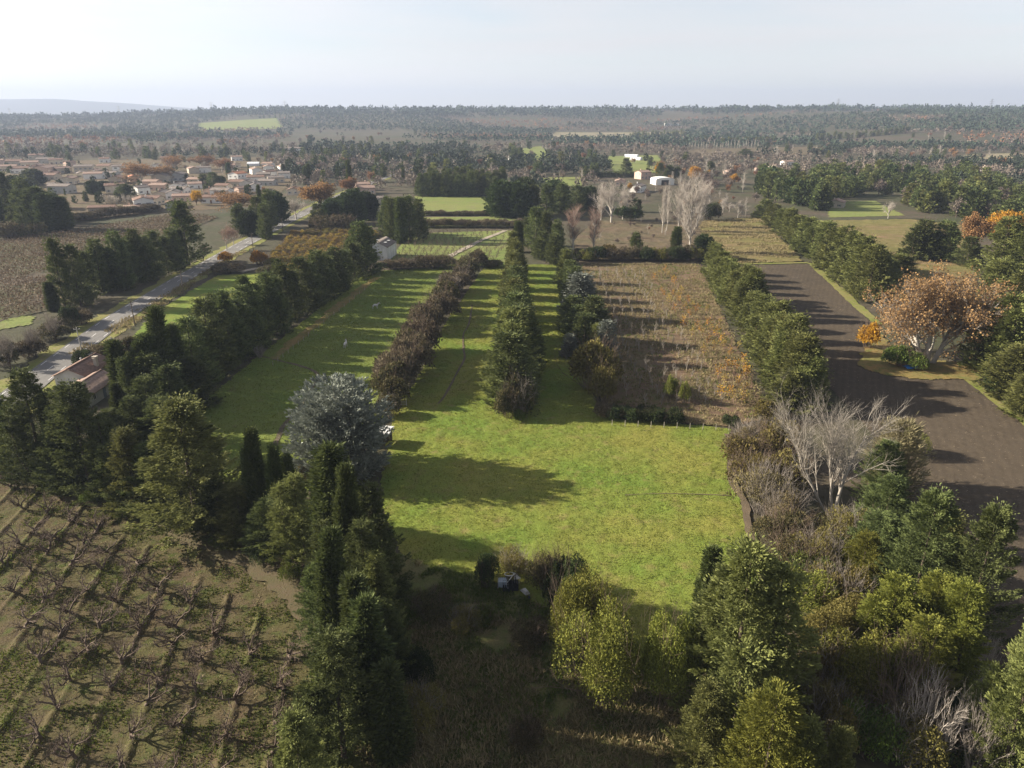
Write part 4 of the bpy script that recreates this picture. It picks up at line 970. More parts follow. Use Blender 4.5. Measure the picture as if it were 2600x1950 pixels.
rows([('bram', 60, 770, 735, 60), ('bram', 110, 735, 705, 60), ('bram', 10, 790, 745, 60), ('bram', 145, 712, 685, 50), ('bram', 180, 700, 672, 50)], 'brown bush in the roadside hedge', 'roadside hedge bushes', 'bramble_bush', 'bush', frm=((208, 838), 'the farmhouse'))
rows([('bare_pink', 490, 540, 470, 50), ('bare_brown', 440, 565, 520, 40), ('bare_pink', 505, 530, 480, 40)], 'pinkish leafless tree beside the road', 'leafless trees along the road', 'bare_tree')
rows([('cyp', 560, 500, 425, 44), ('cyp', 585, 492, 410, 46), ('oak', 600, 480, 415, 46), ('cyp', 575, 515, 440, 40), ('oak', 540, 510, 455, 40), ('cyp', 520, 500, 440, 40)], 'dark evergreen of the roadside clump', G11, 'evergreen_tree', frm=((611, 498), 'the last roadside pole'))
rows([('col', 565, 470, 402, 8)], 'slim spire cypress where the road enters the trees', G11, 'columnar_cypress')
rows([('bare_pale', 640, 474, 422, 66)], 'white leafless tree at the roadside by the village', None, 'bare_tree')
rows([('rust', 696, 452, 392, 96)], 'large round orange brown tree near the village', None, 'plane_tree')
rows([('rust', 758, 420, 382, 46)], 'smaller orange brown tree beside the slim village cypress', None, 'autumn_tree')
rows([('plane_rust', 515, 462, 405, 110)], 'broad rust brown plane tree at the village edge', None, 'plane_tree')
rows([('plane_rust', 307, 396, 344, 92), ('plane_rust', 345, 392, 352, 70)], 'tall brown plane tree among the village roofs', 'plane trees in the village', 'plane_tree')
rows([('plane_rust', 375, 370, 330, 60), ('plane_rust', 440, 366, 330, 60), ('plane_rust', 480, 372, 338, 60)], 'brown plane tree behind the village houses', 'plane trees in the village', 'plane_tree')
rows([('gold', 425, 444, 410, 32)], 'bright golden tree beside the shuttered white house', None, 'golden_tree')
rows([('col', 756, 416, 348, 9)], 'tallest slim cypress standing by the orange brown tree', None, 'columnar_cypress')
rows([('col', 662, 400, 360, 8), ('col', 669, 400, 355, 9), ('col', 731, 378, 350, 7), ('col', 495, 378, 352, 8), ('col', 613, 378, 355, 6)], 'slim dark cypress among the village gardens', 'village cypresses', 'columnar_cypress')
rows([('oak', 202, 420, 390, 26), ('oak', 226, 412, 391, 30), ('cyp', 275, 432, 397, 44), ('cyp', 262, 430, 404, 30), ('cyp', 442, 400, 376, 34), ('cyp', 462, 402, 372, 36), ('cyp', 480, 402, 380, 30), ('oak', 75, 400, 366, 40), ('oak', 40, 420, 380, 50)], 'dark evergreen between the village houses', 'village evergreens', 'evergreen_tree', frm=((425, 444), 'the golden tree'))
rows([('col', 92, 498, 408, 36), ('col', 118, 498, 432, 26), ('col', 140, 496, 427, 30), ('col', 105, 500, 420, 30), ('cyp', 54, 510, 446, 36), ('cyp', 20, 470, 372, 70), ('cyp', 62, 480, 385, 60), ('cyp', -20, 490, 390, 70)], 'dark tall cypress of the vineyard clump', 'cypress clump beyond the vineyard', 'cypress_tree', frm=((424, 578), 'the towering conifer'))
rows([('bram', 20, 512, 480, 60), ('bram', 70, 512, 485, 50)], 'brown bush before the dark cypress clump', 'bushes before the cypress clump', 'bramble_bush', 'bush')
for k in range(14):
    bx = 165 + k * 13; by = 478 - k * 1.6
    x, y = G(bx, by); plant('bram', x, y, 3.5 + random.random() * 1.5, 8, 'grey brown bush in the hedge below the village', 'bush', 'hedge below the village', 'hedge_bush')
for k in range(9):
    x, y = G(220 + k * 11, 438 + random.uniform(-3, 3)); plant('bshrub', x, y, 4.5, 5, 'pale pollarded shrub in the village garden', 'shrub', 'pale shrubs in the village', 'bare_shrub', var=1)
# centre background
G12 = 'conifer clump behind the barn'
rows([('cyp', 838, 505, 424, 40), ('cyp', 852, 522, 428, 44), ('col', 868, 525, 430, 22), ('cyp', 886, 522, 424, 48), ('cyp', 906, 516, 430, 48), ('col', 845, 520, 440, 20), ('cyp', 870, 510, 432, 40)], 'dark conifer of the tall clump', G12, 'conifer_tree', frm=((822, 560), 'the pale barn'))
for k in range(13):
    x, y = G(908 + k * 13.5, 426 - (k % 2) * 3); plant('cyp', x, y + random.random() * 6, 13.5 + random.random() * 4, 9, 'dark blue green conifer in the block above the green field', 'tree', 'conifer block above the green field', 'conifer_tree')
for k in range(12):
    x, y = G(930 + k * 14, 415); plant('cyp', x, y + random.random() * 8, 14 + random.random() * 4, 9, 'dark blue green conifer in the block above the green field', 'tree', 'conifer block above the green field', 'conifer_tree')
rows([('oak', 1085, 468, 392, 66), ('oak', 1118, 470, 395, 60), ('cyp', 1150, 468, 400, 56), ('cyp', 1180, 464, 398, 52), ('cyp', 1212, 460, 396, 52), ('cyp', 1245, 456, 400, 50), ('oak', 1272, 452, 404, 48), ('oak', 1135, 450, 385, 50), ('oak', 1200, 445, 390, 50)], 'dark rounded evergreen beside the green field', 'evergreens beside the green field', 'evergreen_tree', frm=((822, 560), 'the pale barn'))
for bx in range(920, 1135, 14):
    x, y = G(bx, 491); plant('bram', x, y, 3.2 + random.random(), 6.5, 'brown bush in the low hedge across the green fields', 'bush', 'low hedge across the green fields', 'hedge_bush')
for bx in range(925, 1080, 15):
    x, y = G(bx, 465); plant('bram', x, y, 1.8 + random.random(), 6.5, 'brown bush on the bank between the green fields', 'bush', 'bank between the green fields', 'hedge_bush')
rows([('oak', 722, 484, 430, 48), ('oak', 762, 484, 412, 52), ('oak', 792, 474, 415, 46), ('cyp', 690, 494, 440, 44), ('col', 775, 470, 408, 12), ('bram', 705, 502, 470, 70), ('bram', 745, 500, 468, 60), ('oak', 740, 470, 425, 40)], 'dark evergreen of the roadside thicket', 'thicket near the village', 'evergreen_tree', frm=((696, 452), 'the orange brown tree'))
# pale poplars
rows([('bare_pale', 1320, 482, 380, 84)], 'pale grey spreading leafless tree before the white farmhouse', None, 'bare_tree')
rows([('poplar', 1430, 505, 408, 30), ('poplar', 1440, 500, 420, 24)], 'narrow pale leafless poplar beside the broad poplar', 'pale leafless poplars', 'poplar_tree')
rows([('poplar', 1490, 545, 388, 92)], 'tallest broad pale leafless poplar in the scrub field', 'pale leafless poplars', 'poplar_tree')
rows([('poplar', 1465, 500, 395, 50), ('poplar', 1505, 490, 400, 50), ('poplar', 1345, 474, 404, 40), ('poplar', 1298, 478, 400, 44), ('poplar', 1522, 470, 398, 44)], 'pale leafless poplar behind the broad poplar', 'pale leafless poplars', 'poplar_tree')
rows([('poplar_pink', 1237, 540, 452, 66)], 'pinkish leafless tree beside the conifer row', None, 'poplar_tree')
rows([('poplar_pink', 1282, 540, 458, 60)], 'reddish brown leafless tree at the edge of the scrub field', None, 'poplar_tree')
rows([('bare_pale', 1561, 462, 422, 28), ('bare_pale', 1594, 470, 428, 44), ('bare_pale', 1575, 458, 435, 30), ('bare_pale', 1918, 472, 430, 36), ('bare_pink', 1534, 438, 388, 50)], 'pale leafless tree on the edge of the fallow field', 'pale leafless trees by the fallow field', 'bare_tree')
rows([('gbush', 1362, 478, 448, 46), ('gbush', 1530, 476, 440, 40), ('gbush', 1340, 470, 450, 30)], 'dark green bush at the edge of the scrub field', 'bushes round the scrub field', 'evergreen_bush', 'bush')
rows([('gold', 1496, 398, 357, 36)], 'golden yellow tree behind the white hangar', None, 'golden_tree')
rows([('gold', 1530, 386, 366, 16)], 'small orange tree beside the golden yellow tree', None, 'golden_tree')
rows([('gold', 1359, 416, 394, 14)], 'small golden tree beside the white farmhouse', None, 'golden_tree')
rows([('cyp', 1425, 384, 352, 30), ('cyp', 1445, 384, 356, 26), ('cyp', 1462, 384, 360, 22), ('cyp', 1440, 392, 365, 20), ('cyp', 1533, 380, 348, 24), ('cyp', 1352, 372, 342, 26), ('cyp', 1610, 340, 322, 40)], 'dark conifer around the farmhouse', 'conifers near the farmhouse', 'conifer_tree', frm=((1377, 414), 'the white gable'))
for bx in range(1285, 1392, 8):
    x, y = G(bx, 383); plant('f_con', x, y, 5, 6, 'clipped dark green hedge conifer behind the white farmhouse', 'tree', 'tall hedge behind the farmhouse', 'hedge_conifer')

# ------------------------------------------------------------------ scattered trees of the plain
def scatter(polyD, n, mix, hr, label, group, wr=(.5, .75), wrap=False, cat_='tree'):
    poly = D(*polyD); p = np.array(poly); lo, hi = p.min(0), p.max(0); c = 0; tries = 0
    ymin, ymax = min(q[1] for q in polyD), max(q[1] for q in polyD); xmin, xmax = min(q[0] for q in polyD), max(q[0] for q in polyD)
    while c < n and tries < n * 30:
        tries += 1
        bx, by = random.uniform(xmin, xmax), random.uniform(ymin, ymax)
        if not pip(np.array([bx]), np.array([by]), polyD)[0]: continue
        x, y = G(bx, by)
        k, lab, nm = random.choices([m[:3] for m in mix], [m[3] for m in mix])[0]
        h = random.uniform(*hr)
        if k in ('f_brown', 'f_rust'): h *= .85; w = h * random.uniform(.8, 1.1)
        elif k == 'f_pale': w = h * random.uniform(.55, .8)
        elif k == 'f_col': w = h * .13
        else: w = h * random.uniform(*wr)
        plant(k, x, y, h, w, lab + ' ' + label, cat_, group + ' ' + nm, nm)
        c += 1
DC = ('f_con', 'dark conifer', 'conifer_tree'); DK = ('f_con', 'dark evergreen', 'evergreen_tree'); BR = ('f_brown', 'grey brown leafless tree', 'bare_tree'); RU = ('f_rust', 'rust brown tree', 'autumn_tree')
PA = ('f_pale', 'pale leafless tree', 'pale_tree'); OK = ('f_oak', 'dark rounded tree', 'round_tree'); CO = ('f_col', 'slim cypress', 'columnar_cypress'); GO = ('f_gold', 'golden tree', 'golden_tree')
Mx = lambda **k: [(*{'d': DK, 'k': DC, 'b': BR, 'r': RU, 'p': PA, 'o': OK, 'c': CO, 'g': GO}[a], w) for a, w in k.items()]
scatter([(-40, 328), (330, 328), (600, 320), (930, 326), (930, 350), (600, 350), (300, 347), (-40, 349)], 105, Mx(d=10, o=3, b=1, c=1.5, r=.6), (8, 14), 'in the belt behind the village', 'belt behind the village')
scatter([(560, 348), (900, 345), (1100, 350), (1100, 385), (900, 400), (700, 402), (640, 385)], 95, Mx(d=4, o=4, b=4, r=2, p=1, c=1), (7, 14), 'between the village and the conifer block', 'trees beyond the village')
scatter([(1100, 325), (1290, 325), (1290, 400), (1150, 385), (1100, 360)], 48, Mx(d=6, o=2, b=4, p=1, r=1), (7, 14), 'west of the tunnel greenhouse', 'trees west of the greenhouse')
scatter([(1395, 355), (1640, 350), (1640, 395), (1560, 420), (1395, 395)], 62, Mx(b=6, p=3, r=2, d=1.5, g=.1), (6, 13), 'round the white hangar', 'trees round the hangar')
scatter([(1480, 295), (2230, 300), (2230, 370), (1900, 352), (1560, 345)], 110, Mx(b=8, p=3, r=2, d=3, o=1), (7, 14), 'on the plain east of the poplars', 'trees on the eastern plain')
scatter([(1640, 395), (1800, 382), (1800, 440), (1780, 462), (1640, 430)], 62, Mx(k=6, c=3, o=1), (12, 17), 'in the wood west of the small bungalow', 'wood by the bungalow')
scatter([(1800, 378), (2100, 382), (2120, 478), (1965, 458), (1955, 430), (1800, 427)], 110, Mx(k=12, o=3, b=1.2, p=.5), (11, 16), 'in the wood behind the small bungalow', 'wood behind the bungalow')
scatter([(2060, 400), (2260, 395), (2260, 540), (2120, 490)], 50, Mx(k=12, o=1, b=1), (10, 15), 'in the wood east of the golden tree', 'wood east of the golden tree')
scatter([(-40, 352), (560, 345), (620, 398), (560, 440), (330, 445), (140, 440), (-40, 440)], 130, Mx(d=3, o=5, b=6, r=2, c=1, p=1), (3.5, 7.5), 'in a village garden', 'village garden trees')
scatter([(-60, 400), (60, 400), (140, 450), (140, 490), (-60, 520)], 30, Mx(d=8, o=3, b=2), (9, 15), 'at the vineyard end', 'trees at the vineyard end')
scatter([(-100, 283), (1000, 283), (1100, 300), (1480, 300), (1480, 322), (1100, 326), (600, 318), (-100, 326)], 130, Mx(b=9, d=2, p=2, r=2.5, o=1), (8, 14), 'on the hazy plain beyond the village', 'trees on the hazy plain')
for bx0, by0, bx1, by1, n, k in ((1480, 322, 1640, 320, 26, 'f_pale'), (1560, 312, 1680, 310, 22, 'f_con'), (1360, 296, 1480, 293, 24, 'f_con'), (1760, 305, 1960, 303, 26, 'f_con'), (120, 300, 560, 296, 40, 'f_con'), (560, 276, 1000, 274, 40, 'f_con')):
    for i in range(n):
        u = (i + random.random() * .6) / n; x, y = G(bx0 + (bx1 - bx0) * u, by0 + (by1 - by0) * u)
        plant(k, x, y, random.uniform(9, 14), 7 if k == 'f_con' else 5, ('pale poplar' if k == 'f_pale' else 'dark evergreen') + ' in a shelter belt across the plain', 'tree', 'shelter belts on the plain ' + k, 'shelterbelt_tree')

scatter([(1290, 402), (1640, 398), (1640, 470), (1520, 478), (1400, 470), (1290, 470)], 70, Mx(b=5, p=4, r=1, o=.6), (3, 8), 'in the scrub behind the poplars', 'scrub behind the poplars')
scatter([(1285, 478), (1515, 478), (1510, 530), (1290, 530)], 26, Mx(b=5, p=3, r=1), (1.8, 4.5), 'in the scrub field below the poplars', 'scrub below the poplars')
scatter([(1100, 300), (1480, 300), (1480, 345), (1300, 375), (1100, 345)], 60, Mx(b=6, p=3, r=1, d=3, o=2), (7, 12), 'round the tunnel greenhouses', 'trees round the greenhouses')
# distant woods on the hills: one mass per colour
EXCL = [POLY[k] for k in ('green_a', 'green_b', 'far_green1', 'far_green2', 'far_rows', 'far_pale1', 'far_green3', 'far_pale2', 'far_pale3', 'village', 'lawn_house')] + [D((1290, 378), (1640, 372), (1640, 470), (1290, 470))]
def wood(name, m, y0, y1, fy, dx, sel, seed, label, hr=(8, 13), nq=12, amax=.86, q=.34):
    """belts of trees, row behind row"""
    rg = np.random.default_rng(seed); xs, ys = [], []
    y = y0
    while y < y1:
        x = np.arange(-amax * y, amax * y, dx); xs.append(x + rg.normal(size=len(x)) * dx * .4); ys.append(y + rg.normal(size=len(x)) * y * fy * .35); y *= 1 + fy
    xx, yy = np.concatenate(xs), np.concatenate(ys)
    k = sel(xx, yy)
    for e in EXCL: k &= ~pip(xx, yy, e)
    xx, yy = xx[k], yy[k]; zz = hill(xx, yy); nn = len(xx)
    h = rg.uniform(*hr, nn) * (.75 + .5 * rg.random(nn))
    d = norm(rg.normal(size=(nn, nq, 3))); d[..., 2] = np.abs(d[..., 2])
    wd = h * rg.uniform(.32, .5, nn)
    P = np.stack([xx, yy, zz], 1)[:, None] + d * np.stack([wd, wd, h * .66], 1)[:, None] * (.55 + .45 * rg.random((nn, nq, 1))) + np.array([0, 0, 1.])[None, None] * (h * .22)[:, None, None]
    P = P.reshape(-1, 3); hh = np.repeat(h, nq); d = d.reshape(-1, 3)
    V, F = leaf_quads(P - d * .3, rg.normal(size=P.shape) * .8 + d + np.array([0, 0, .3]), hh * q, hh * q * .8, rg)
    tone = np.clip(np.repeat(rg.random(nn), nq) * .7 + rg.random(len(P)) * .3, 0, 1)
    stuff(link(name, quad_mesh(name, V, F, m, tone)), label, 'woodland')
belt = lambda x, y: fbm(x / (190 + y * .10), y / (60 + y * .045), 610, 3)
typ = lambda x, y: fbm(x / (150 + y * .05), y / (70 + y * .04), 620, 2)
gap = lambda x, y: fbm(x / 60, y / 60, 630, 2) > .25
wood('plain_evergreen_wood', M['far_dark'], 560, 1150, .05, 6.0, lambda x, y: (belt(x, y) > .28) & (typ(x, y) > .47) & gap(x, y), 511, 'dark evergreen belts crossing the plain', (8, 13), 60, q=.17)
wood('plain_bare_wood', M['far_brown'], 560, 1150, .045, 7.0, lambda x, y: (belt(x, y) > .22) & (typ(x, y) <= .47) & gap(x, y), 512, 'grey brown leafless belts crossing the plain', (7, 11), 60, q=.16)
wood('far_evergreen_wood', M['far_dark'], 1150, 4300, .034, 7.0, lambda x, y: (belt(x, y) > .33) & (typ(x, y) > .45), 501, 'hazy dark evergreen woods on the far hills', (8, 14), 18, q=.30)
wood('far_bare_wood', M['far_brown'], 1150, 3400, .036, 8.0, lambda x, y: (belt(x, y) > .36) & (typ(x, y) <= .48) & (typ(x, y) > .34), 502, 'hazy grey brown leafless woods on the far plain', (7, 11), 14, q=.30)
wood('far_rust_wood', M['far_rust'], 1150, 2600, .06, 9.0, lambda x, y: (belt(x, y) > .42) & (typ(x, y) <= .38), 503, 'hazy rust brown woods on the far plain', (7, 11), 14, q=.30)
wood('skyline_wood', M['far_dark'], 2700, 3500, .03, 8.0, lambda x, y: fbm(x / 120, y / 200, 640, 3) > .40, 504, 'dark line of trees along the skyline', (9, 25), 16, q=.32)

# ------------------------------------------------------------------ buildings
def roof_mat(name, c1, c2, ribs=True):
    m, nt, out, N, mix, mr = new_mat(name)
    t = N('TexCoord'); n = N('TexNoise', Vector=t.outputs['Object'], Scale=1.3, Detail=6.0, Roughness=.7)
    col = mix(mr(n.outputs['Fac'], .35, .65), c1, c2)
    v = N('TexVoronoi', Vector=t.outputs['Object'], Scale=3.0); hv = N('HueSaturation', Color=col)
    nt.links.new(mr(v.outputs['Color'], 0, 1, .75, 1.25), hv.inputs['Value'])
    p = N('BsdfPrincipled', Roughness=.9); p.inputs['Specular IOR Level'].default_value = .15
    nt.links.new(hv.outputs['Color'], p.inputs['Base Color']); nt.links.new(p.outputs[0], out.inputs['Surface'])
    return m
RM = [roof_mat('roof_brown', (.235, .15, .115), (.15, .105, .085)), roof_mat('roof_pink', (.34, .24, .19), (.24, .175, .145)), roof_mat('roof_grey', (.24, .205, .18), (.16, .135, .12)), roof_mat('roof_orange', (.44, .185, .10), (.33, .16, .10))]
WM = {'white': plain_mat('wall_white', (.80, .78, .73), (.68, .66, .62), .6, .9, .2, 6), 'cream': plain_mat('wall_cream', (.70, .61, .48), (.52, .44, .33), .6, .9, .2, 6), 'pink': plain_mat('wall_pink', (.60, .43, .34), (.50, .37, .30), .6, .9, .2, 6),
      'beige': plain_mat('wall_beige', (.48, .42, .34), (.40, .35, .28), .6, .9, .2, 6), 'grey': plain_mat('wall_grey', (.46, .45, .43), (.36, .35, .33), .6, .9, .2, 6)}
GLASS = plain_mat('window_glass', (.03, .035, .04), (.05, .055, .06), 2, .15, spec=.6)
SHUT = [plain_mat('shutter_blue', (.16, .19, .24)), plain_mat('shutter_brown', (.16, .09, .06)), plain_mat('shutter_green', (.10, .15, .11)), plain_mat('shutter_grey', (.4, .4, .4))]
FRAME = plain_mat('window_frame', (.62, .60, .57))
FASCIA = plain_mat('eaves_wood', (.32, .22, .15), (.22, .15, .10), 2)
WINm, PANm, SHm = {}, MB().box(-.42, .42, -.02, .02, .08, 1.12).mesh('pane', GLASS), {}
def frame_mesh():
    b = MB(); b.box(-.55, -.42, -.06, .06, 0, 1.2).box(.42, .55, -.06, .06, 0, 1.2).box(-.42, .42, -.06, .06, 1.12, 1.2).box(-.42, .42, -.06, .06, 0, .08).box(-.03, .03, -.04, .04, .08, 1.12); return b.mesh('window', FRAME)
FRm = frame_mesh()
SHm = [MB().box(-.24, .24, -.03, .04, 0, 1.2).mesh('shutter', s) for s in SHUT]
def tiled_slope(name, L, W2, rise, m, over=.45, rib=.42, thick=.14, sgn=1):
    """one roof slope of round-ridged tile columns, eaves along x at y=-(W2+over), ridge at y=0"""
    n = max(6, int((L + 2 * over) / rib)); sub = 4
    xs = np.linspace(-L / 2 - over, L / 2 + over, n * sub + 1)
    prof = .055 * np.abs(np.sin(np.pi * np.arange(n * sub + 1) / sub))
    ny = max(3, int(W2 / .9)); v = np.linspace(0, 1, ny + 1)
    y = -(W2 + over) * v; zr = rise * (1 - (W2 + over) / W2 * v) + .02 * ((np.arange(ny + 1) % 2))
    Xg, Vg = np.meshgrid(xs, np.arange(ny + 1))
    Zg = zr[Vg] + prof[None, :]; Yg = y[Vg]
    top = np.stack([Xg, Yg * sgn, Zg], -1).reshape(-1, 3); bot = np.stack([Xg, Yg * sgn, zr[Vg] - thick], -1).reshape(-1, 3)
    w = len(xs); ii = np.arange((ny + 1) * w).reshape(ny + 1, w); nb_ = len(top)
    q = np.stack([ii[:-1, :-1], ii[1:, :-1], ii[1:, 1:], ii[:-1, 1:]], -1).reshape(-1, 4)
    F = [q, q[:, ::-1] + nb_]
    per = np.r_[ii[0, :], ii[1:, -1], ii[-1, ::-1][1:], ii[::-1, 0][1:]]
    F.append(np.stack([per[:-1], per[1:], per[1:] + nb_, per[:-1] + nb_], -1))
    return quad_mesh(name, np.concatenate([top, bot]), np.concatenate(F), m)
def house(x, y, L, W, he, rot, wall='white', roof=0, label='', group=None, win=3, chim=True, storeys=1, pitch=.30, shut=0, name='house', z=None, door=True, fine=False):
    z = float(hill(x, y)) if z is None else z
    o = empty(name, (x, y, z), rot); tag(o, label, 'house', group)
    rise = W / 2 * pitch
    b = MB().box(-L / 2, L / 2, -W / 2, W / 2, -.3, he)
    for s in (-1, 1):
        b.add([(s * L / 2, -W / 2, he), (s * L / 2, W / 2, he), (s * L / 2, 0, he + rise - .04), (s * (L / 2 - .25), -W / 2, he), (s * (L / 2 - .25), W / 2, he), (s * (L / 2 - .25), 0, he + rise - .04)],
              [(0, 1, 2), (5, 4, 3), (0, 2, 5, 3), (1, 4, 5, 2), (0, 3, 4, 1)])
    b.obj('wall', WM[wall], o)
    for s in (1, -1):
        rf = link('roof', tiled_slope('roof', L, W / 2, rise, RM[roof], rib=.42 if fine else 1.0, sgn=s), o, (0, 0, he + .16))
    MB().tube([(-L / 2 - .45, 0, he + rise + .2), (L / 2 + .45, 0, he + rise + .2)], .16, 6).obj('ridge_tiles', RM[roof], o)
    if chim:
        cx = L * random.uniform(-.3, .3)
        ch = MB().box(cx - .35, cx + .35, W * .14, W * .14 + .55, he + rise * .5, he + rise + .9).box(cx - .45, cx + .45, W * .14 - .1, W * .14 + .65, he + rise + .9, he + rise + 1.02).obj('chimney', WM[wall], o)
    for face in range(4):
        ln, off = (L, W / 2) if face % 2 == 0 else (W, L / 2)
        a = face * math.pi / 2
        nw = max(1, int(ln / 3.6)) if win else 0
        for st in range(storeys):
            for i in range(nw):
                px = (i + .5) / nw * ln - ln / 2
                if door and st == 0 and face == 0 and i == nw // 2:
                    dr = MB().box(-.5, .5, -.05, .05, 0, 2.1).obj('door', SHUT[(shut + 1) % 4], o, (px, -off - .02, 0)); MB().box(.32, .40, -.10, -.052, .95, 1.1).obj('handle', FRAME, dr); continue
                if random.random() < .2: continue
                w = link('window', FRm, o, (px * math.cos(a) - -off * math.sin(a) * 1.0 if False else px * math.cos(a) + off * math.sin(a), px * math.sin(a) - off * math.cos(a), .95 + 2.75 * st), a)
                link('pane', PANm, w)
                if shut >= 0:
                    for sx in (-.82, .82): link('shutter', SHm[shut % 4], w, (sx, 0, 0))
    return o

# farmhouse by the road, two tiled wings
x, y = G(208, 838)
fh = house(-92.2, 146.8, 10.0, 6.8, 3.1, R(89), 'grey', 0, 'farmhouse by the road with dark tiled roof and grey walls', None, chim=False, shut=3, z=0, fine=True, name='farmhouse', pitch=.44)
ch = MB().box(-.35, .35, -.35, .35, 3.6, 6.2).box(-.45, .45, -.45, .45, 6.2, 6.35).box(-.2, -.05, -.45, .45, 6.35, 6.6).box(.1, .25, -.45, .45, 6.35, 6.6).box(-.5, .5, -.5, .5, 6.6, 6.7).obj('chimney', WM['beige'], fh, (.3, -2.7, -1.0))
MB().tube([(0, 0, 4.4), (0, 0, 5.4)], .11, 8).tube([(0, 0, 5.4), (0, 0, 5.62)], [.22, .06], 8).obj('vent_pipe', plain_mat('vent_white', (.7, .7, .68)), fh, (1.5, 1.2, -.6))
MB().tube([(0, 0, 4.3), (0, 0, 6.8)], .03, 5).tube([(-1.1, 0, 6.7), (.7, 0, 6.7)], .02, 4).tube([(-.9, -.35, 6.7), (-.9, .35, 6.7)], .015, 4).tube([(-.5, -.3, 6.7), (-.5, .3, 6.7)], .015, 4).tube([(0.4, -.25, 6.7), (.4, .25, 6.7)], .015, 4).obj('aerial', plain_mat('aerial_metal', (.35, .35, .36), rough=.4, metal=.8), fh, (1.2, -1.6, -.6))
house(-86.6, 137.7, 11.0, 6.6, 2.5, R(90), 'grey', 1, 'farmhouse annex with sunlit orange brown tiled roof', None, chim=False, shut=3, z=0, fine=True, name='farmhouse_annex', pitch=.36)

# pale barn beyond the pasture
x, y = G(822, 560)
bn = empty('barn', (x, y + 4, 0), R(-7)); tag(bn, 'pale corrugated barn with grey roof beyond the pasture', 'barn')
PALE = plain_mat('pale_sheet_metal', (.62, .63, .62), (.48, .48, .46), .5, .6, metal=.1)
RUSTM = roof_mat('old_grey_roof', (.20, .175, .155), (.135, .115, .10))
L, W, he, rise = 13.0, 8.4, 5.2, 2.0
b = MB().box(-W / 2, W / 2, -L / 2, L / 2, -.3, he)
for s in (-1, 1):
    b.add([(-W / 2, s * L / 2, he), (W / 2, s * L / 2, he), (0, s * L / 2, he + rise), (-W / 2, s * (L / 2 - .2), he), (W / 2, s * (L / 2 - .2), he), (0, s * (L / 2 - .2), he + rise)], [(0, 1, 2), (5, 4, 3), (0, 2, 5, 3), (1, 4, 5, 2), (0, 3, 4, 1)])
b.obj('wall', PALE, bn)
for s in (1, -1):
    r_ = link('roof', tiled_slope('roof', L, W / 2, rise, RUSTM, .3, .5, .08, s), bn, (0, 0, he + .1), math.pi / 2)
    for px in (-3.0, 1.5):
        MB().box(px, px + 1.4, s * -2.9, s * -1.7, rise * .55, rise * .55 + .1).obj('skylight', PALE, r_, (0, 0, -.02))
for i in range(5):
    MB().box(-W / 2 + i * W / 4 - .06, -W / 2 + i * W / 4 + .06, -L / 2 - .08, -L / 2 - .003, 0, he - .05).obj('batten', plain_mat('batten_grey', (.4, .4, .39)) if i == 0 else bpy.data.materials['batten_grey'], bn)
for i in range(4):
    MB().box(W / 2 + .003, W / 2 + .08, -L / 2 + 1.5 + i * 3.3, -L / 2 + 1.62 + i * 3.3, 0, he - .05).obj('batten', bpy.data.materials['batten_grey'], bn)
MB().box(-1.6, 1.6, -L / 2 - .16, -L / 2 - .09, 0, 3.4).obj('door', plain_mat('barn_door', (.5, .5, .49)), bn)
rows([('gbush', 808, 572, 548, 16)], 'dark shrub against the pale barn wall', None, 'evergreen_bush', 'bush')

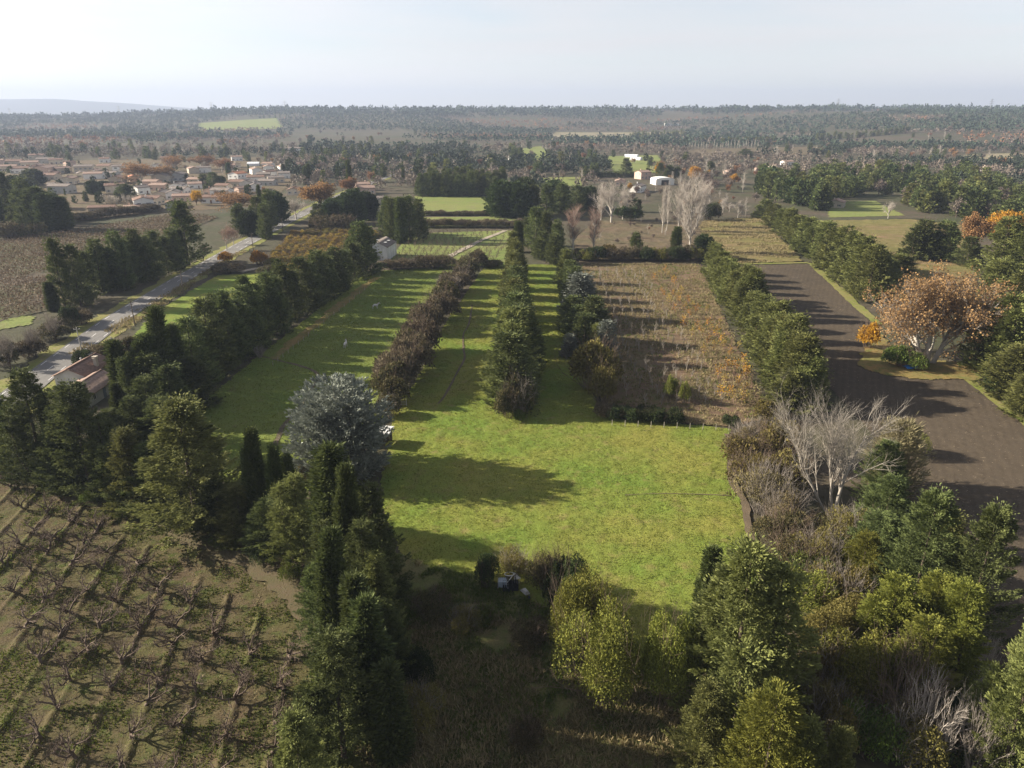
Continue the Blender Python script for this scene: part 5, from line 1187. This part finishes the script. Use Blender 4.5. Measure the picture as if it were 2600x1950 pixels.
# village
ZA = lambda zx, zy: G(85 + zx * .1538, 323.3 + zy * .1538)
ZB = lambda zx, zy: G(382.8 + zx * .1538, 323.3 + zy * .1538)
VH = [(ZA, 650, 330, 15, 10, 5.5, 'beige', 2, 2), (ZA, 940, 300, 13, 9, 4.5, 'cream', 0, 1), (ZA, 1130, 320, 10, 9, 5, 'white', 2, 2), (ZA, 780, 410, 14, 9, 4, 'white', 1, 1), (ZA, 440, 480, 14, 9, 4, 'cream', 1, 1), (ZA, 1110, 470, 14, 10, 4, 'beige', 0, 1),
      (ZA, 330, 610, 15, 9, 4.5, 'grey', 2, 1), (ZA, 1080, 600, 12, 9, 4.5, 'cream', 0, 1), (ZA, 1430, 620, 9, 8, 4, 'white', 2, 1), (ZA, 1700, 570, 12, 8, 3.5, 'pink', 1, 1), (ZA, 1960, 590, 11, 9, 4.5, 'white', 2, 1), (ZA, 1740, 450, 15, 12, 4.5, 'beige', 2, 1),
      (ZA, 1960, 430, 14, 11, 4.5, 'grey', 2, 1), (ZA, 1740, 690, 12, 10, 3.5, 'cream', 2, 1), (ZA, 1910, 690, 10, 9, 4, 'white', 2, 1), (ZA, 1900, 810, 11, 8, 3, 'grey', 0, 1), (ZA, 900, 880, 13, 7, 2.6, 'beige', 0, 1), (ZA, 1340, 875, 9, 7, 2.6, 'pink', 1, 1),
      (ZA, 100, 190, 16, 11, 4, 'grey', 2, 1), (ZA, 100, 340, 20, 14, 5, 'pink', 1, 1), (ZA, 320, 330, 14, 9, 4, 'beige', 1, 1), (ZA, 170, 420, 13, 9, 3.5, 'beige', 0, 1), (ZA, 610, 390, 12, 8, 3.5, 'cream', 2, 1), (ZA, 1010, 390, 13, 8, 3.5, 'grey', 2, 1),
      (ZA, 1340, 440, 10, 8, 3.5, 'pink', 3, 1), (ZA, -120, 240, 15, 10, 4, 'cream', 1, 1), (ZA, -260, 330, 14, 10, 4, 'white', 0, 1), (ZA, -330, 220, 14, 10, 4, 'beige', 0, 1), (ZA, -100, 440, 14, 10, 4, 'pink', 1, 1), (ZA, -420, 300, 14, 10, 4, 'cream', 1, 1), (ZA, -20, 130, 16, 9, 4, 'cream', 0, 1), (ZA, 250, 200, 13, 9, 4, 'cream', 0, 1),
      (ZB, 640, 660, 12, 9, 4, 'white', 2, 1), (ZB, 1110, 340, 12, 9, 4, 'white', 1, 1), (ZB, 1290, 300, 16, 9, 4, 'white', 1, 1), (ZB, 1290, 390, 11, 8, 4.5, 'white', 0, 1), (ZB, 1490, 300, 11, 8, 4, 'white', 1, 1), (ZB, 1670, 290, 10, 9, 5.5, 'pink', 1, 2),
      (ZB, 1510, 400, 9, 8, 4, 'white', 2, 1), (ZB, 1390, 460, 12, 8, 3.5, 'cream', 2, 1), (ZB, 1110, 450, 13, 8, 3.5, 'white', 0, 1), (ZB, 1280, 500, 12, 8, 3.2, 'grey', 2, 1), (ZB, 1010, 560, 13, 10, 5, 'grey', 2, 1), (ZB, 1110, 580, 10, 8, 4, 'white', 2, 1),
      (ZB, 640, 240, 8, 8, 4.5, 'white', 1, 1), (ZB, 830, 250, 10, 7, 3.5, 'cream', 2, 1), (ZB, 230, 330, 12, 9, 4, 'beige', 1, 1), (ZB, 1650, 620, 13, 8, 3, 'cream', 0, 1), (ZB, 2010, 390, 13, 9, 4.5, 'pink', 1, 1), (ZB, 90, 720, 11, 8, 3, 'pink', 1, 1), (ZB, 380, 320, 12, 8, 4, 'white', 2, 1), (ZB, 2600, 570, 10, 9, 4, 'pink', 1, 1), (ZB, 2760, 760, 12, 8, 3, 'beige', 2, 1)]
ci = {'white': 'white walled', 'cream': 'cream walled', 'pink': 'pink walled', 'beige': 'beige walled', 'grey': 'grey walled'}
ri = ['brown tiled', 'pinkish tiled', 'grey tiled', 'orange tiled']
for i, (zf, zx, zy, L, W, he, wc, rf, stn) in enumerate(VH):
    x, y = zf(zx, zy)
    house(x, y, L * 1.05, W * 1.02, he * 1.12, R(random.choice([14, 104, 24, -8, 96, 60, 120])), wc, rf, f'{ci[wc]} {"two storey " if stn == 2 else ""}village house with {ri[rf]} roof', f'village houses {wc} {rf} {stn}', storeys=stn, shut=i)
taken = [zf(zx, zy) for zf, zx, zy, *_ in VH] + [ZA(1480, 850), ZB(500, 745), ZB(860, 445)]
vpoly = [(-30, 348), (560, 345), (630, 392), (560, 432), (400, 446), (330, 442), (150, 428), (-30, 410)]
tries = 0
while len(taken) < 86 and tries < 4000:
    tries += 1
    bx, by = random.uniform(-30, 630), random.uniform(345, 446)
    if not pip(np.array([bx]), np.array([by]), vpoly)[0]: continue
    x, y = G(bx, by)
    if min(math.dist((x, y), t) for t in taken) < 17: continue
    taken.append((x, y)); wc, rf = random.choice(['white', 'white', 'cream', 'pink', 'beige']), random.choice([0, 1, 1, 2])
    house(x, y, random.uniform(9, 12), random.uniform(7, 9), random.uniform(3, 4.6), R(random.choice([14, 104, 24, -8, 96, 60])), wc, rf, f'{ci[wc]} village house with {ri[rf]} roof', f'village houses {wc} {rf} 1', shut=len(taken))
x, y = ZA(1480, 850); house(x, y, 13, 10.5, 6.4, R(-62), 'white', 0, 'large white two storey house at the near edge of the village', None, storeys=2, shut=0)
x, y = ZB(500, 745); house(x, y, 12, 8, 3.6, R(8), 'white', 0, 'white bungalow with dark shutters beside the golden tree', None, shut=0, chim=False)
x, y = ZB(860, 445); house(x, y, 12, 10, 6.4, R(70), 'white', 3, 'tall white house with a bright orange tiled roof', None, storeys=2, shut=3)
for (bx, by, L, W, he, rot, wc, rf, lab, stn) in ((640, 332, 18, 10, 7, 5, 'white', 2, 'large pale building beyond the village trees', 2), (1388, 386, 11, 9, 5.5, 30, 'pink', 1, 'pink farmhouse with a pinkish tiled roof behind the tall hedge', 2), (1377, 414, 12, 9, 4.2, 62, 'white', 2, 'white gabled farmhouse behind the pale leafless trees', 1),
      (1340, 400, 10, 8, 3.5, 80, 'pink', 1, 'low pink outbuilding beside the white gabled farmhouse', 1), (1806, 447, 11, 9, 3.2, 60, 'beige', 1, 'small bungalow with brown tiles on the eastern lawn', 1), (2110, 400, 17, 11, 4.2, 20, 'white', 1, 'large villa with pinkish roof among the eastern trees', 1), (2135, 372, 13, 10, 4, 10, 'cream', 1, 'cream villa with hipped looking pink roof behind the large villa', 1),
      (2070, 405, 14, 8, 3, 10, 'grey', 2, 'low grey outbuilding beside the large villa', 1), (1670, 366, 11, 9, 4, 50, 'cream', 1, 'cream house beyond the eastern wood', 1), (1640, 372, 12, 8, 3.4, 80, 'pink', 1, 'low pink house beside the cream house', 1), (1700, 356, 12, 8, 3.4, 15, 'white', 1, 'white house far beyond the eastern wood', 1), (1575, 376, 9, 7, 3, 30, 'pink', 1, 'small pink cottage beside the orange tree', 1),
      (790, 418, 12, 10, 4, 20, 'pink', 1, 'pink roofed house beside the tallest slim cypress', 1), (1065, 350, 14, 10, 4, 40, 'cream', 1, 'cream farm building among the dark trees', 1), (1110, 345, 12, 8, 3.5, 20, 'white', 2, 'white farm building among the dark trees', 1), (930, 412, 18, 6, 3, 3, 'grey', 2, 'low grey shed beside the conifer block', 1)):
    x, y = G(bx, by); house(x, y, L, W, he, R(rot), wc, rf, lab, None, storeys=stn, shut=random.randrange(4))
# white hangar with an arched roof
def arched(name, x, y, w, l, h0, hr_, rot, label, m, cat_, door=None, ribs=0):
    o = empty(name, (x, y, float(hill(x, y))), rot); tag(o, label, cat_)
    n = 14; an = np.linspace(0, math.pi, n + 1)
    prof = [(-w / 2, 0)] + [(-w / 2 * math.cos(a), h0 + hr_ * math.sin(a)) for a in an] + [(w / 2, 0)]
    V = [(px, -l / 2, pz) for px, pz in prof] + [(px, l / 2, pz) for px, pz in prof]; k = len(prof)
    MB().add(V, [(i, i + 1, k + i + 1, k + i) for i in range(k - 1)]).obj('shell', m, o)
    e = MB(); 
    for s in (-1, 1): e.add([(px, s * (l / 2 - .02), pz) for px, pz in prof], [tuple(range(k)) if s < 0 else tuple(range(k - 1, -1, -1))])
    e.obj('gable', m, o)
    for i in range(ribs):
        yy = -l / 2 + (i + .5) * l / ribs
        MB().tube([(px * 1.01, yy, pz * 1.01) for px, pz in prof], .06, 4).obj('hoop', FRAME, o)
    if door: MB().box(-door / 2, door / 2, -l / 2 - .1, -l / 2 - .05, 0, h0 * .95).obj('door', GLASS, o)
    return o
HANG = plain_mat('hangar_white', (.78, .77, .72), (.70, .69, .64), .3, .5)
FILM = plain_mat('tunnel_film', (.74, .75, .76), (.62, .63, .65), .8, .35)
x, y = G(1430, 398); arched('hangar', x, y, 15, 14, 4.0, 1.6, R(8), 'white hangar with curved roof and dark doorway', HANG, 'hangar', 6)
for (bx, by, rot, l) in ((1364, 340, 60, 17), (1374, 346, 60, 13)):
    x, y = G(bx, by); arched('tunnel_greenhouse', x, y, 8, l, .4, 3.4, R(rot), 'long white polythene tunnel greenhouse on the far fields', FILM, 'greenhouse', None, 6)['group'] = 'tunnel greenhouses'
x, y = G(548, 357); o = arched('greenhouse', x, y, 22, 12, 2.0, 1.4, R(-75), 'white panelled greenhouse behind the village', FILM, 'greenhouse', None, 5)
for (bx, by, L, lab) in ((1170, 258, 26, 'white farm shed on the distant hillside'), (935, 256, 20, 'small white building on the distant hill'), (2040, 252, 60, 'long white building on the distant ridge'), (1450, 282, 40, 'long pale building in front of the distant pines'), (672, 262, 30, 'white farm buildings on the far plain'), (700, 268, 30, 'white farm buildings on the far plain')):
    x, y = G(bx, max(by, 262)); house(x, y, L, 12, 7, R(6), 'white', 2, lab, 'far white farm' if 'plain' in lab else None, win=0, chim=False, door=False, name='farm_building')

# ------------------------------------------------------------------ power poles, cables, pylons
WOOD = plain_mat('pole_wood', (.14, .11, .085), (.09, .07, .055), 3, .9, .4, 10)
CONC = plain_mat('pole_concrete', (.42, .40, .37), (.33, .31, .29), 2, .85)
WIRE = plain_mat('cable_dark', (.05, .05, .05), rough=.5)
tops = []
for (bx, by, ty, m, lab) in ((176, 758, 716, CONC, 'concrete roadside pole beside the farmhouse'), (292, 704, 649, WOOD, 'tall wooden roadside pole with crossbar before the conifers'), (398, 640, 584, WOOD, 'wooden roadside pole wrapped in bare creeper'), (478, 582, 553, WOOD, 'wooden roadside pole beside the orange bush'), (548, 546, 503, WOOD, 'wooden roadside pole with crossbar beyond the field gate'), (611, 498, 474, WOOD, 'wooden pole where the road meets the village trees'), (252, 790, 727, CONC, 'pale pole in the garden behind the farmhouse')):
    x, y = G(bx, by); h = max(6.0, top_z(ty, y))
    o = empty('power_pole', (x, y, 0)); tag(o, lab, 'pole')
    MB().tube([(0, 0, -.4), (0, 0, h)], [.17, .10], 8).obj('post', m, o)
    MB().box(-.7, .7, -.05, .05, h - .55, h - .45).obj('crossbar', m, o, None, R(20))
    for s in (-.6, 0, .6):
        MB().tube([(0, 0, 0), (0, 0, .18)], [.04, .05], 6).obj('insulator', PALE, o, (s * math.cos(R(20)), s * math.sin(R(20)), h - .45))
    if 'garden' not in lab: tops.append((x, y, h - .3))
tops.sort(key=lambda p: p[1])
for a, b_ in zip(tops[:-1], tops[1:]):
    pts = [(a[0] + (b_[0] - a[0]) * u, a[1] + (b_[1] - a[1]) * u, a[2] + (b_[2] - a[2]) * u - 3.2 * u * (1 - u)) for u in np.linspace(0, 1, 13)]
    tag(MB().tube(pts, .022, 4).obj('overhead_cable', WIRE), 'thin dark cable slung between the roadside poles', 'cable', 'roadside cables')
STEEL = plain_mat('pylon_steel', (.35, .36, .37), (.28, .29, .30), 1, .5, metal=.6)
def pylon():
    b = MB(); h = 42
    wz = lambda z: 4.2 * (1 - z / h) + .6
    for sx in (-1, 1):
        for sy in (-1, 1): b.tube([(sx * wz(0) / 1, sy * wz(0), 0), (sx * wz(26), sy * wz(26), 26), (sx * .6, sy * .6, h)], .22, 4)
    for z in range(0, 40, 5):
        a, c = wz(z), wz(z + 5)
        for s in (-1, 1):
            b.tube([(-a, s * a, z), (c, s * c, z + 5)], .13, 4); b.tube([(a, s * a, z), (-c, s * c, z + 5)], .13, 4)
            b.tube([(s * a, -a, z), (s * c, c, z + 5)], .13, 4)
    arms = MB()
    for z, w in ((27, 9), (33, 11), (39, 7)):
        arms.tube([(-w, 0, z + .6), (0, 0, z + 1.8), (w, 0, z + .6)], .2, 4); arms.tube([(-w, 0, z + .5), (w, 0, z + .5)], .2, 4)
    return b.mesh('lattice_mast', STEEL), arms.mesh('cross_arms', STEEL)
pm, pa = pylon()
for bx, yy in ((26, 3600), (262, 3300), (462, 3200), (620, 3000), (1803, 2700), (2130, 2500)):
    x = (bx * SC - 1300) / FPX * (yy * _c + CAM_H * _s); z = float(hill(x, yy))
    o = empty('power_pylon', (x, yy, z), .3); tag(o, 'faint steel lattice pylon standing on the skyline', 'pylon', 'skyline pylons'); link('lattice_mast', pm, o); link('cross_arms', pa, o)

# ------------------------------------------------------------------ shed, junk, tarpaulin, fences, horses
x, y = G(815, 960)
sh = empty('shed', (x, y, 0), R(-12)); tag(sh, 'open plank shed with white corrugated roof under the cedar', 'shed')
for px in (-2.1, 2.1):
    for py in (-1.7, 1.7): MB().box(px - .07, px + .07, py - .07, py + .07, -.2, 2.45 + (.2 if py > 0 else 0)).obj('post', WOOD, sh)
for i in range(9):
    MB().box(-2.1 + i * .47, -1.66 + i * .47, 1.75, 1.79, .05, 2.4).obj('plank', WOOD, sh)
for i in range(7):
    MB().box(-2.21, -2.17, -1.7 + i * .49, -1.25 + i * .49, .05, 2.35).obj('plank', WOOD, sh)
xs = np.linspace(-2.6, 2.6, 53); zc = .04 * np.cos(xs * TAU / .3)
V = np.concatenate([np.stack([xs, xs * 0 - 2.1, zc + 2.5], 1), np.stack([xs, xs * 0 + 2.1, zc + 2.82], 1)]); V = np.concatenate([V, V - [0, 0, .02]])
n = len(xs); i_ = np.arange(n - 1)
F = np.concatenate([np.stack([i_, i_ + 1, n + i_ + 1, n + i_], 1), np.stack([2 * n + i_, 3 * n + i_, 3 * n + i_ + 1, 2 * n + i_ + 1], 1)])
link('roof', quad_mesh('roof', V, F, plain_mat('white_corrugated', (.76, .75, .72), (.62, .61, .57), .7, .5), smooth=True), sh)
x, y = G(796, 985)
wpile = empty('timber_stack', (x, y, .05), R(-6)); tag(wpile, 'stack of weathered timber boards before the shed', 'timber')
LUM = plain_mat('weathered_board', (.36, .28, .21), (.25, .19, .14), 3, .9, var=.2)
for lv in range(6):
    for i in range(6):
        MB().box(-1.25 + random.uniform(-.1, .1), 1.25 + random.uniform(-.1, .1), -.75 + i * .25, -.53 + i * .25, lv * .16, lv * .16 + .12).obj('board', LUM, wpile)

def Jp(zx, zy): return G(1021 + zx * .1154, 1191 + zy * .1154)
BLK = plain_mat('black_plastic', (.025, .027, .03), (.04, .042, .045), 3, .5)
WPL = plain_mat('white_plastic', (.72, .72, .70), (.6, .6, .58), 2, .45)
BPL = plain_mat('pale_blue_sheet', (.42, .50, .58), (.35, .42, .5), 2, .4)
for i, (zx, zy) in enumerate(((660, 740), (760, 730), (715, 640))):
    x, y = Jp(zx, zy); o = empty('crate', (x, y, .2), R(5 * i)); tag(o, 'black slatted crate in the junk heap', 'crate', 'crates in the junk heap')
    for k in range(6):
        MB().box(-.55 + k * .2, -.43 + k * .2, -.5, -.46, .05, 1.0).obj('slat', BLK, o); MB().box(-.55 + k * .2, -.43 + k * .2, .46, .5, .05, 1.0).obj('slat', BLK, o)
    for s in (-1, 1): MB().box(s * .58 - .02, s * .58 + .02, -.5, .5, .05, 1.0).obj('side_panel', BLK, o)
    MB().box(-.55, .55, -.45, .45, .02, .06).obj('base', BLK, o)
x, y = Jp(690, 620); pts = [(.62 * math.cos(a), .42 * math.sin(a), 1.28 + .02 * a) for a in np.linspace(.3, TAU + .2, 26)] + [(.1, -.6, 1.1), (-.35, -1.0, .7), (-.2, -1.5, .3)]
tag(MB().tube(pts, .055, 8).obj('hose', WPL, None, (x, y, .2)), 'white hose looped over the junk heap crates', 'hose')
x, y = Jp(835, 620); tag(MB().add([(-.4, -.35, .7), (.45, -.1, .8), (-.35, .5, 1.25), (-.4, -.35, .66), (.45, -.1, .76), (-.35, .5, 1.21)], [(0, 1, 2), (5, 4, 3), (0, 3, 4, 1), (1, 4, 5, 2), (2, 5, 3, 0)]).box(-.4, -.3, -.1, 0, 0, .9).box(.2, .28, .0, .08, 0, .85).obj('panel', WPL, None, (x, y, .2)), 'white triangular panel beside the black crates', 'panel')
x, y = Jp(560, 680); o = empty('tank', (x, y, .2)); tag(o, 'pale blue plastic tank in a wire cage beside the crates', 'tank')
MB().box(-.5, .5, -.45, .45, .15, .95).obj('body', BPL, o)
for k in range(6): MB().tube([(-.55 + k * .22, -.5, .1), (-.55 + k * .22, -.5, 1.0), (-.55 + k * .22, .5, 1.0)], .02, 5).obj('bar', FRAME, o)
x, y = Jp(985, 850); o = empty('wheelbarrow', (x, y, .25), R(-60)); tag(o, 'upturned wheelbarrow with pale metal tray by the junk heap', 'wheelbarrow')
MB().add([(-.6, -.4, .45), (.6, -.3, .45), (.6, .3, .45), (-.6, .4, .45), (-.35, -.22, .75), (.4, -.2, .75), (.4, .2, .75), (-.35, .22, .75)], [(3, 2, 1, 0), (4, 5, 6, 7), (0, 1, 5, 4), (1, 2, 6, 5), (2, 3, 7, 6), (3, 0, 4, 7)]).obj('tray', plain_mat('galvanised_tray', (.5, .49, .46), (.38, .37, .35), 3, .5, metal=.4), o)
for s in (-1, 1): MB().tube([(-1.0, s * .33, .3), (.1, s * .28, .42), (.85, s * .06, .3)], .025, 6).obj('handle', WOOD, o)
MB().tube([(.9, -.05, .3), (.9, .05, .3)], .2, 14).obj('wheel', BLK, o)
x, y = G(1966, 796)
rgx = np.linspace(-1.6, 1.6, 15); rgy = np.linspace(-1, 1, 11); Xg, Yg = np.meshgrid(rgx, rgy)
Zg = .25 + .55 * np.exp(-(Xg ** 2 / 1.2 + Yg ** 2 / .5)) + .18 * vnoise(Xg * 3, Yg * 3, 4); Zg[0] = Zg[-1] = .2; ii = np.arange(Xg.size).reshape(Xg.shape)
o = link('tarpaulin', quad_mesh('tarpaulin', np.stack([Xg, Yg, Zg], -1).reshape(-1, 3), np.stack([ii[:-1, :-1], ii[:-1, 1:], ii[1:, 1:], ii[1:, :-1]], -1).reshape(-1, 4), plain_mat('blue_tarp', (.03, .20, .62), (.05, .28, .72), 1.5, .4), smooth=True), None, (x, y, .15), .2)
tag(o, 'crumpled bright blue tarpaulin under the big plane tree', 'tarpaulin')
FP = MB().tube([(0, 0, -.2), (0, 0, 1.25)], [.06, .05], 6).mesh('fence_post', plain_mat('grey_post', (.40, .36, .30), (.28, .25, .21), 3, .9))
for k in range(22):
    x, y = G(590 + k * 11, 792 - k * 9.1); tag(link('fence_post', FP, None, (x, y, .1), k), 'weathered wooden post in the fence line west of the pasture', 'fence post', 'pasture fence posts')
for k in range(10):
    x, y = G(1322 + k * 28, 921 + k * 1.2); tag(link('fence_post', FP, None, (x, y, .1), k), 'thin wooden post along the meadow side of the nursery', 'fence post', 'nursery fence posts')
x, y = G(862, 878); o = empty('field_gate', (x, y, .1), R(5)); tag(o, 'grey metal field gate beside the bramble hedge', 'gate')
for s in (-1.5, 1.5): MB().tube([(s, 0, -.1), (s, 0, 1.5)], .06, 6).obj('post', FRAME, o)
for z in (.35, .65, .95, 1.25): MB().tube([(-1.5, 0, z), (1.5, 0, z)], .025, 5).obj('rail', FRAME, o)

def horse(x, y, rot, label, headturn=0.0, mane=(.22, .11, .06), coat=(.62, .58, .54)):
    o = empty('horse', (x, y, .16), rot); tag(o, label, 'horse', None)
    pts, edges, rad = [], [], []
    def chain(start, lst):
        prev = start
        for p, r_ in lst:
            pts.append(p); rad.append(r_); i = len(pts) - 1
            if prev is not None: edges.append((prev, i))
            prev = i
        return prev
    chain(None, [((0, 0, 1.12), (.30, .33))])
    hip = chain(0, [((-.38, 0, 1.16), (.29, .31)), ((-.68, 0, 1.16), (.25, .27))]); mid = 0
    sh_ = chain(0, [((.42, 0, 1.14), (.27, .32)), ((.66, 0, 1.18), (.21, .28))])
    hx, hy = math.cos(headturn), math.sin(headturn)
    nk = chain(sh_, [((.86, .08 * hy, 1.40), (.14, .21)), ((1.02, .2 * hy, 1.62), (.11, .16))])
    hd = chain(nk, [((1.08 + .1 * hx, .25 * hy, 1.70), (.11, .13)), ((1.1 + .30 * hx, .25 * hy + .28 * hy, 1.52), (.085, .10)), ((1.1 + .46 * hx, .25 * hy + .46 * hy, 1.38), (.065, .075))])
    for s in (-1, 1):
        chain(hip, [((-.66, s * .17, .92), (.17, .15)), ((-.60, s * .18, .70), (.11, .10)), ((-.76, s * .18, .48), (.062, .06)), ((-.72, s * .18, .22), (.05, .05)), ((-.69, s * .18, .03), (.065, .06))])
        chain(sh_ - 1, [((.50, s * .17, .82), (.13, .12)), ((.52, s * .17, .50), (.07, .068)), ((.52, s * .17, .22), (.048, .046)), ((.55, s * .17, .03), (.062, .06))])
    me = bpy.data.meshes.new('body'); me.from_pydata(pts, edges, []); me.materials.append(plain_mat('coat_' + label[:9].replace(' ', '_'), coat, tuple(c * .82 for c in coat), 2.5, .8))
    b = link('body', me, o); md = b.modifiers.new('skin', 'SKIN')
    for i, v in enumerate(me.skin_vertices[0].data): v.radius = rad[i]; v.use_root = (i == 0)
    md.use_smooth_shade = True; b.modifiers.new('sub', 'SUBSURF').levels = 1; b.modifiers['sub'].render_levels = 2
    hm = plain_mat('mane_' + label[:9].replace(' ', '_'), mane)
    MB().tube([(.60, 0, 1.47), (.78, .05 * hy, 1.62), (.95, .15 * hy, 1.80), (1.08, .22 * hy, 1.85)], [.03, .06, .06, .03], 6).obj('mane', hm, o)
    MB().tube([(-.86, 0, 1.28), (-.98, 0, 1.10), (-1.0, 0, .8), (-.96, 0, .5)], [.05, .08, .09, .02], 7).obj('tail', hm, o)
    for s in (-1, 1): MB().tube([(1.10, .25 * hy + s * .06, 1.80), (1.11, .25 * hy + s * .08, 1.95)], [.035, .008], 5).obj('ear', hm, o)
x, y = G(747, 752); horse(x, y, R(82), 'white horse seen from behind turning its head in the pasture', 1.1, (.6, .56, .5), (.70, .66, .63))
x, y = G(811, 668); horse(x, y, R(20), 'pale grey horse with a brown mane standing side on in the pasture', 0, (.25, .13, .07), (.56, .54, .52))

# ------------------------------------------------------------------ haze
m = bpy.data.materials.new('haze'); m.use_nodes = True; nt = m.node_tree; nt.nodes.clear()
out = nt.nodes.new('ShaderNodeOutputMaterial'); pv = nt.nodes.new('ShaderNodeVolumePrincipled')
pv.inputs['Color'].default_value = (.44, .52, .69, 1); pv.inputs['Density'].default_value = .00013; pv.inputs['Anisotropy'].default_value = .15
nt.links.new(pv.outputs[0], out.inputs['Volume'])
hz = MB().box(-13600, 13600, -1200, 13600, -4, 380).obj('haze', m); hz['kind'] = 'stuff'; hz['label'] = 'thin pale blue haze over the whole plain'; hz['category'] = 'haze'
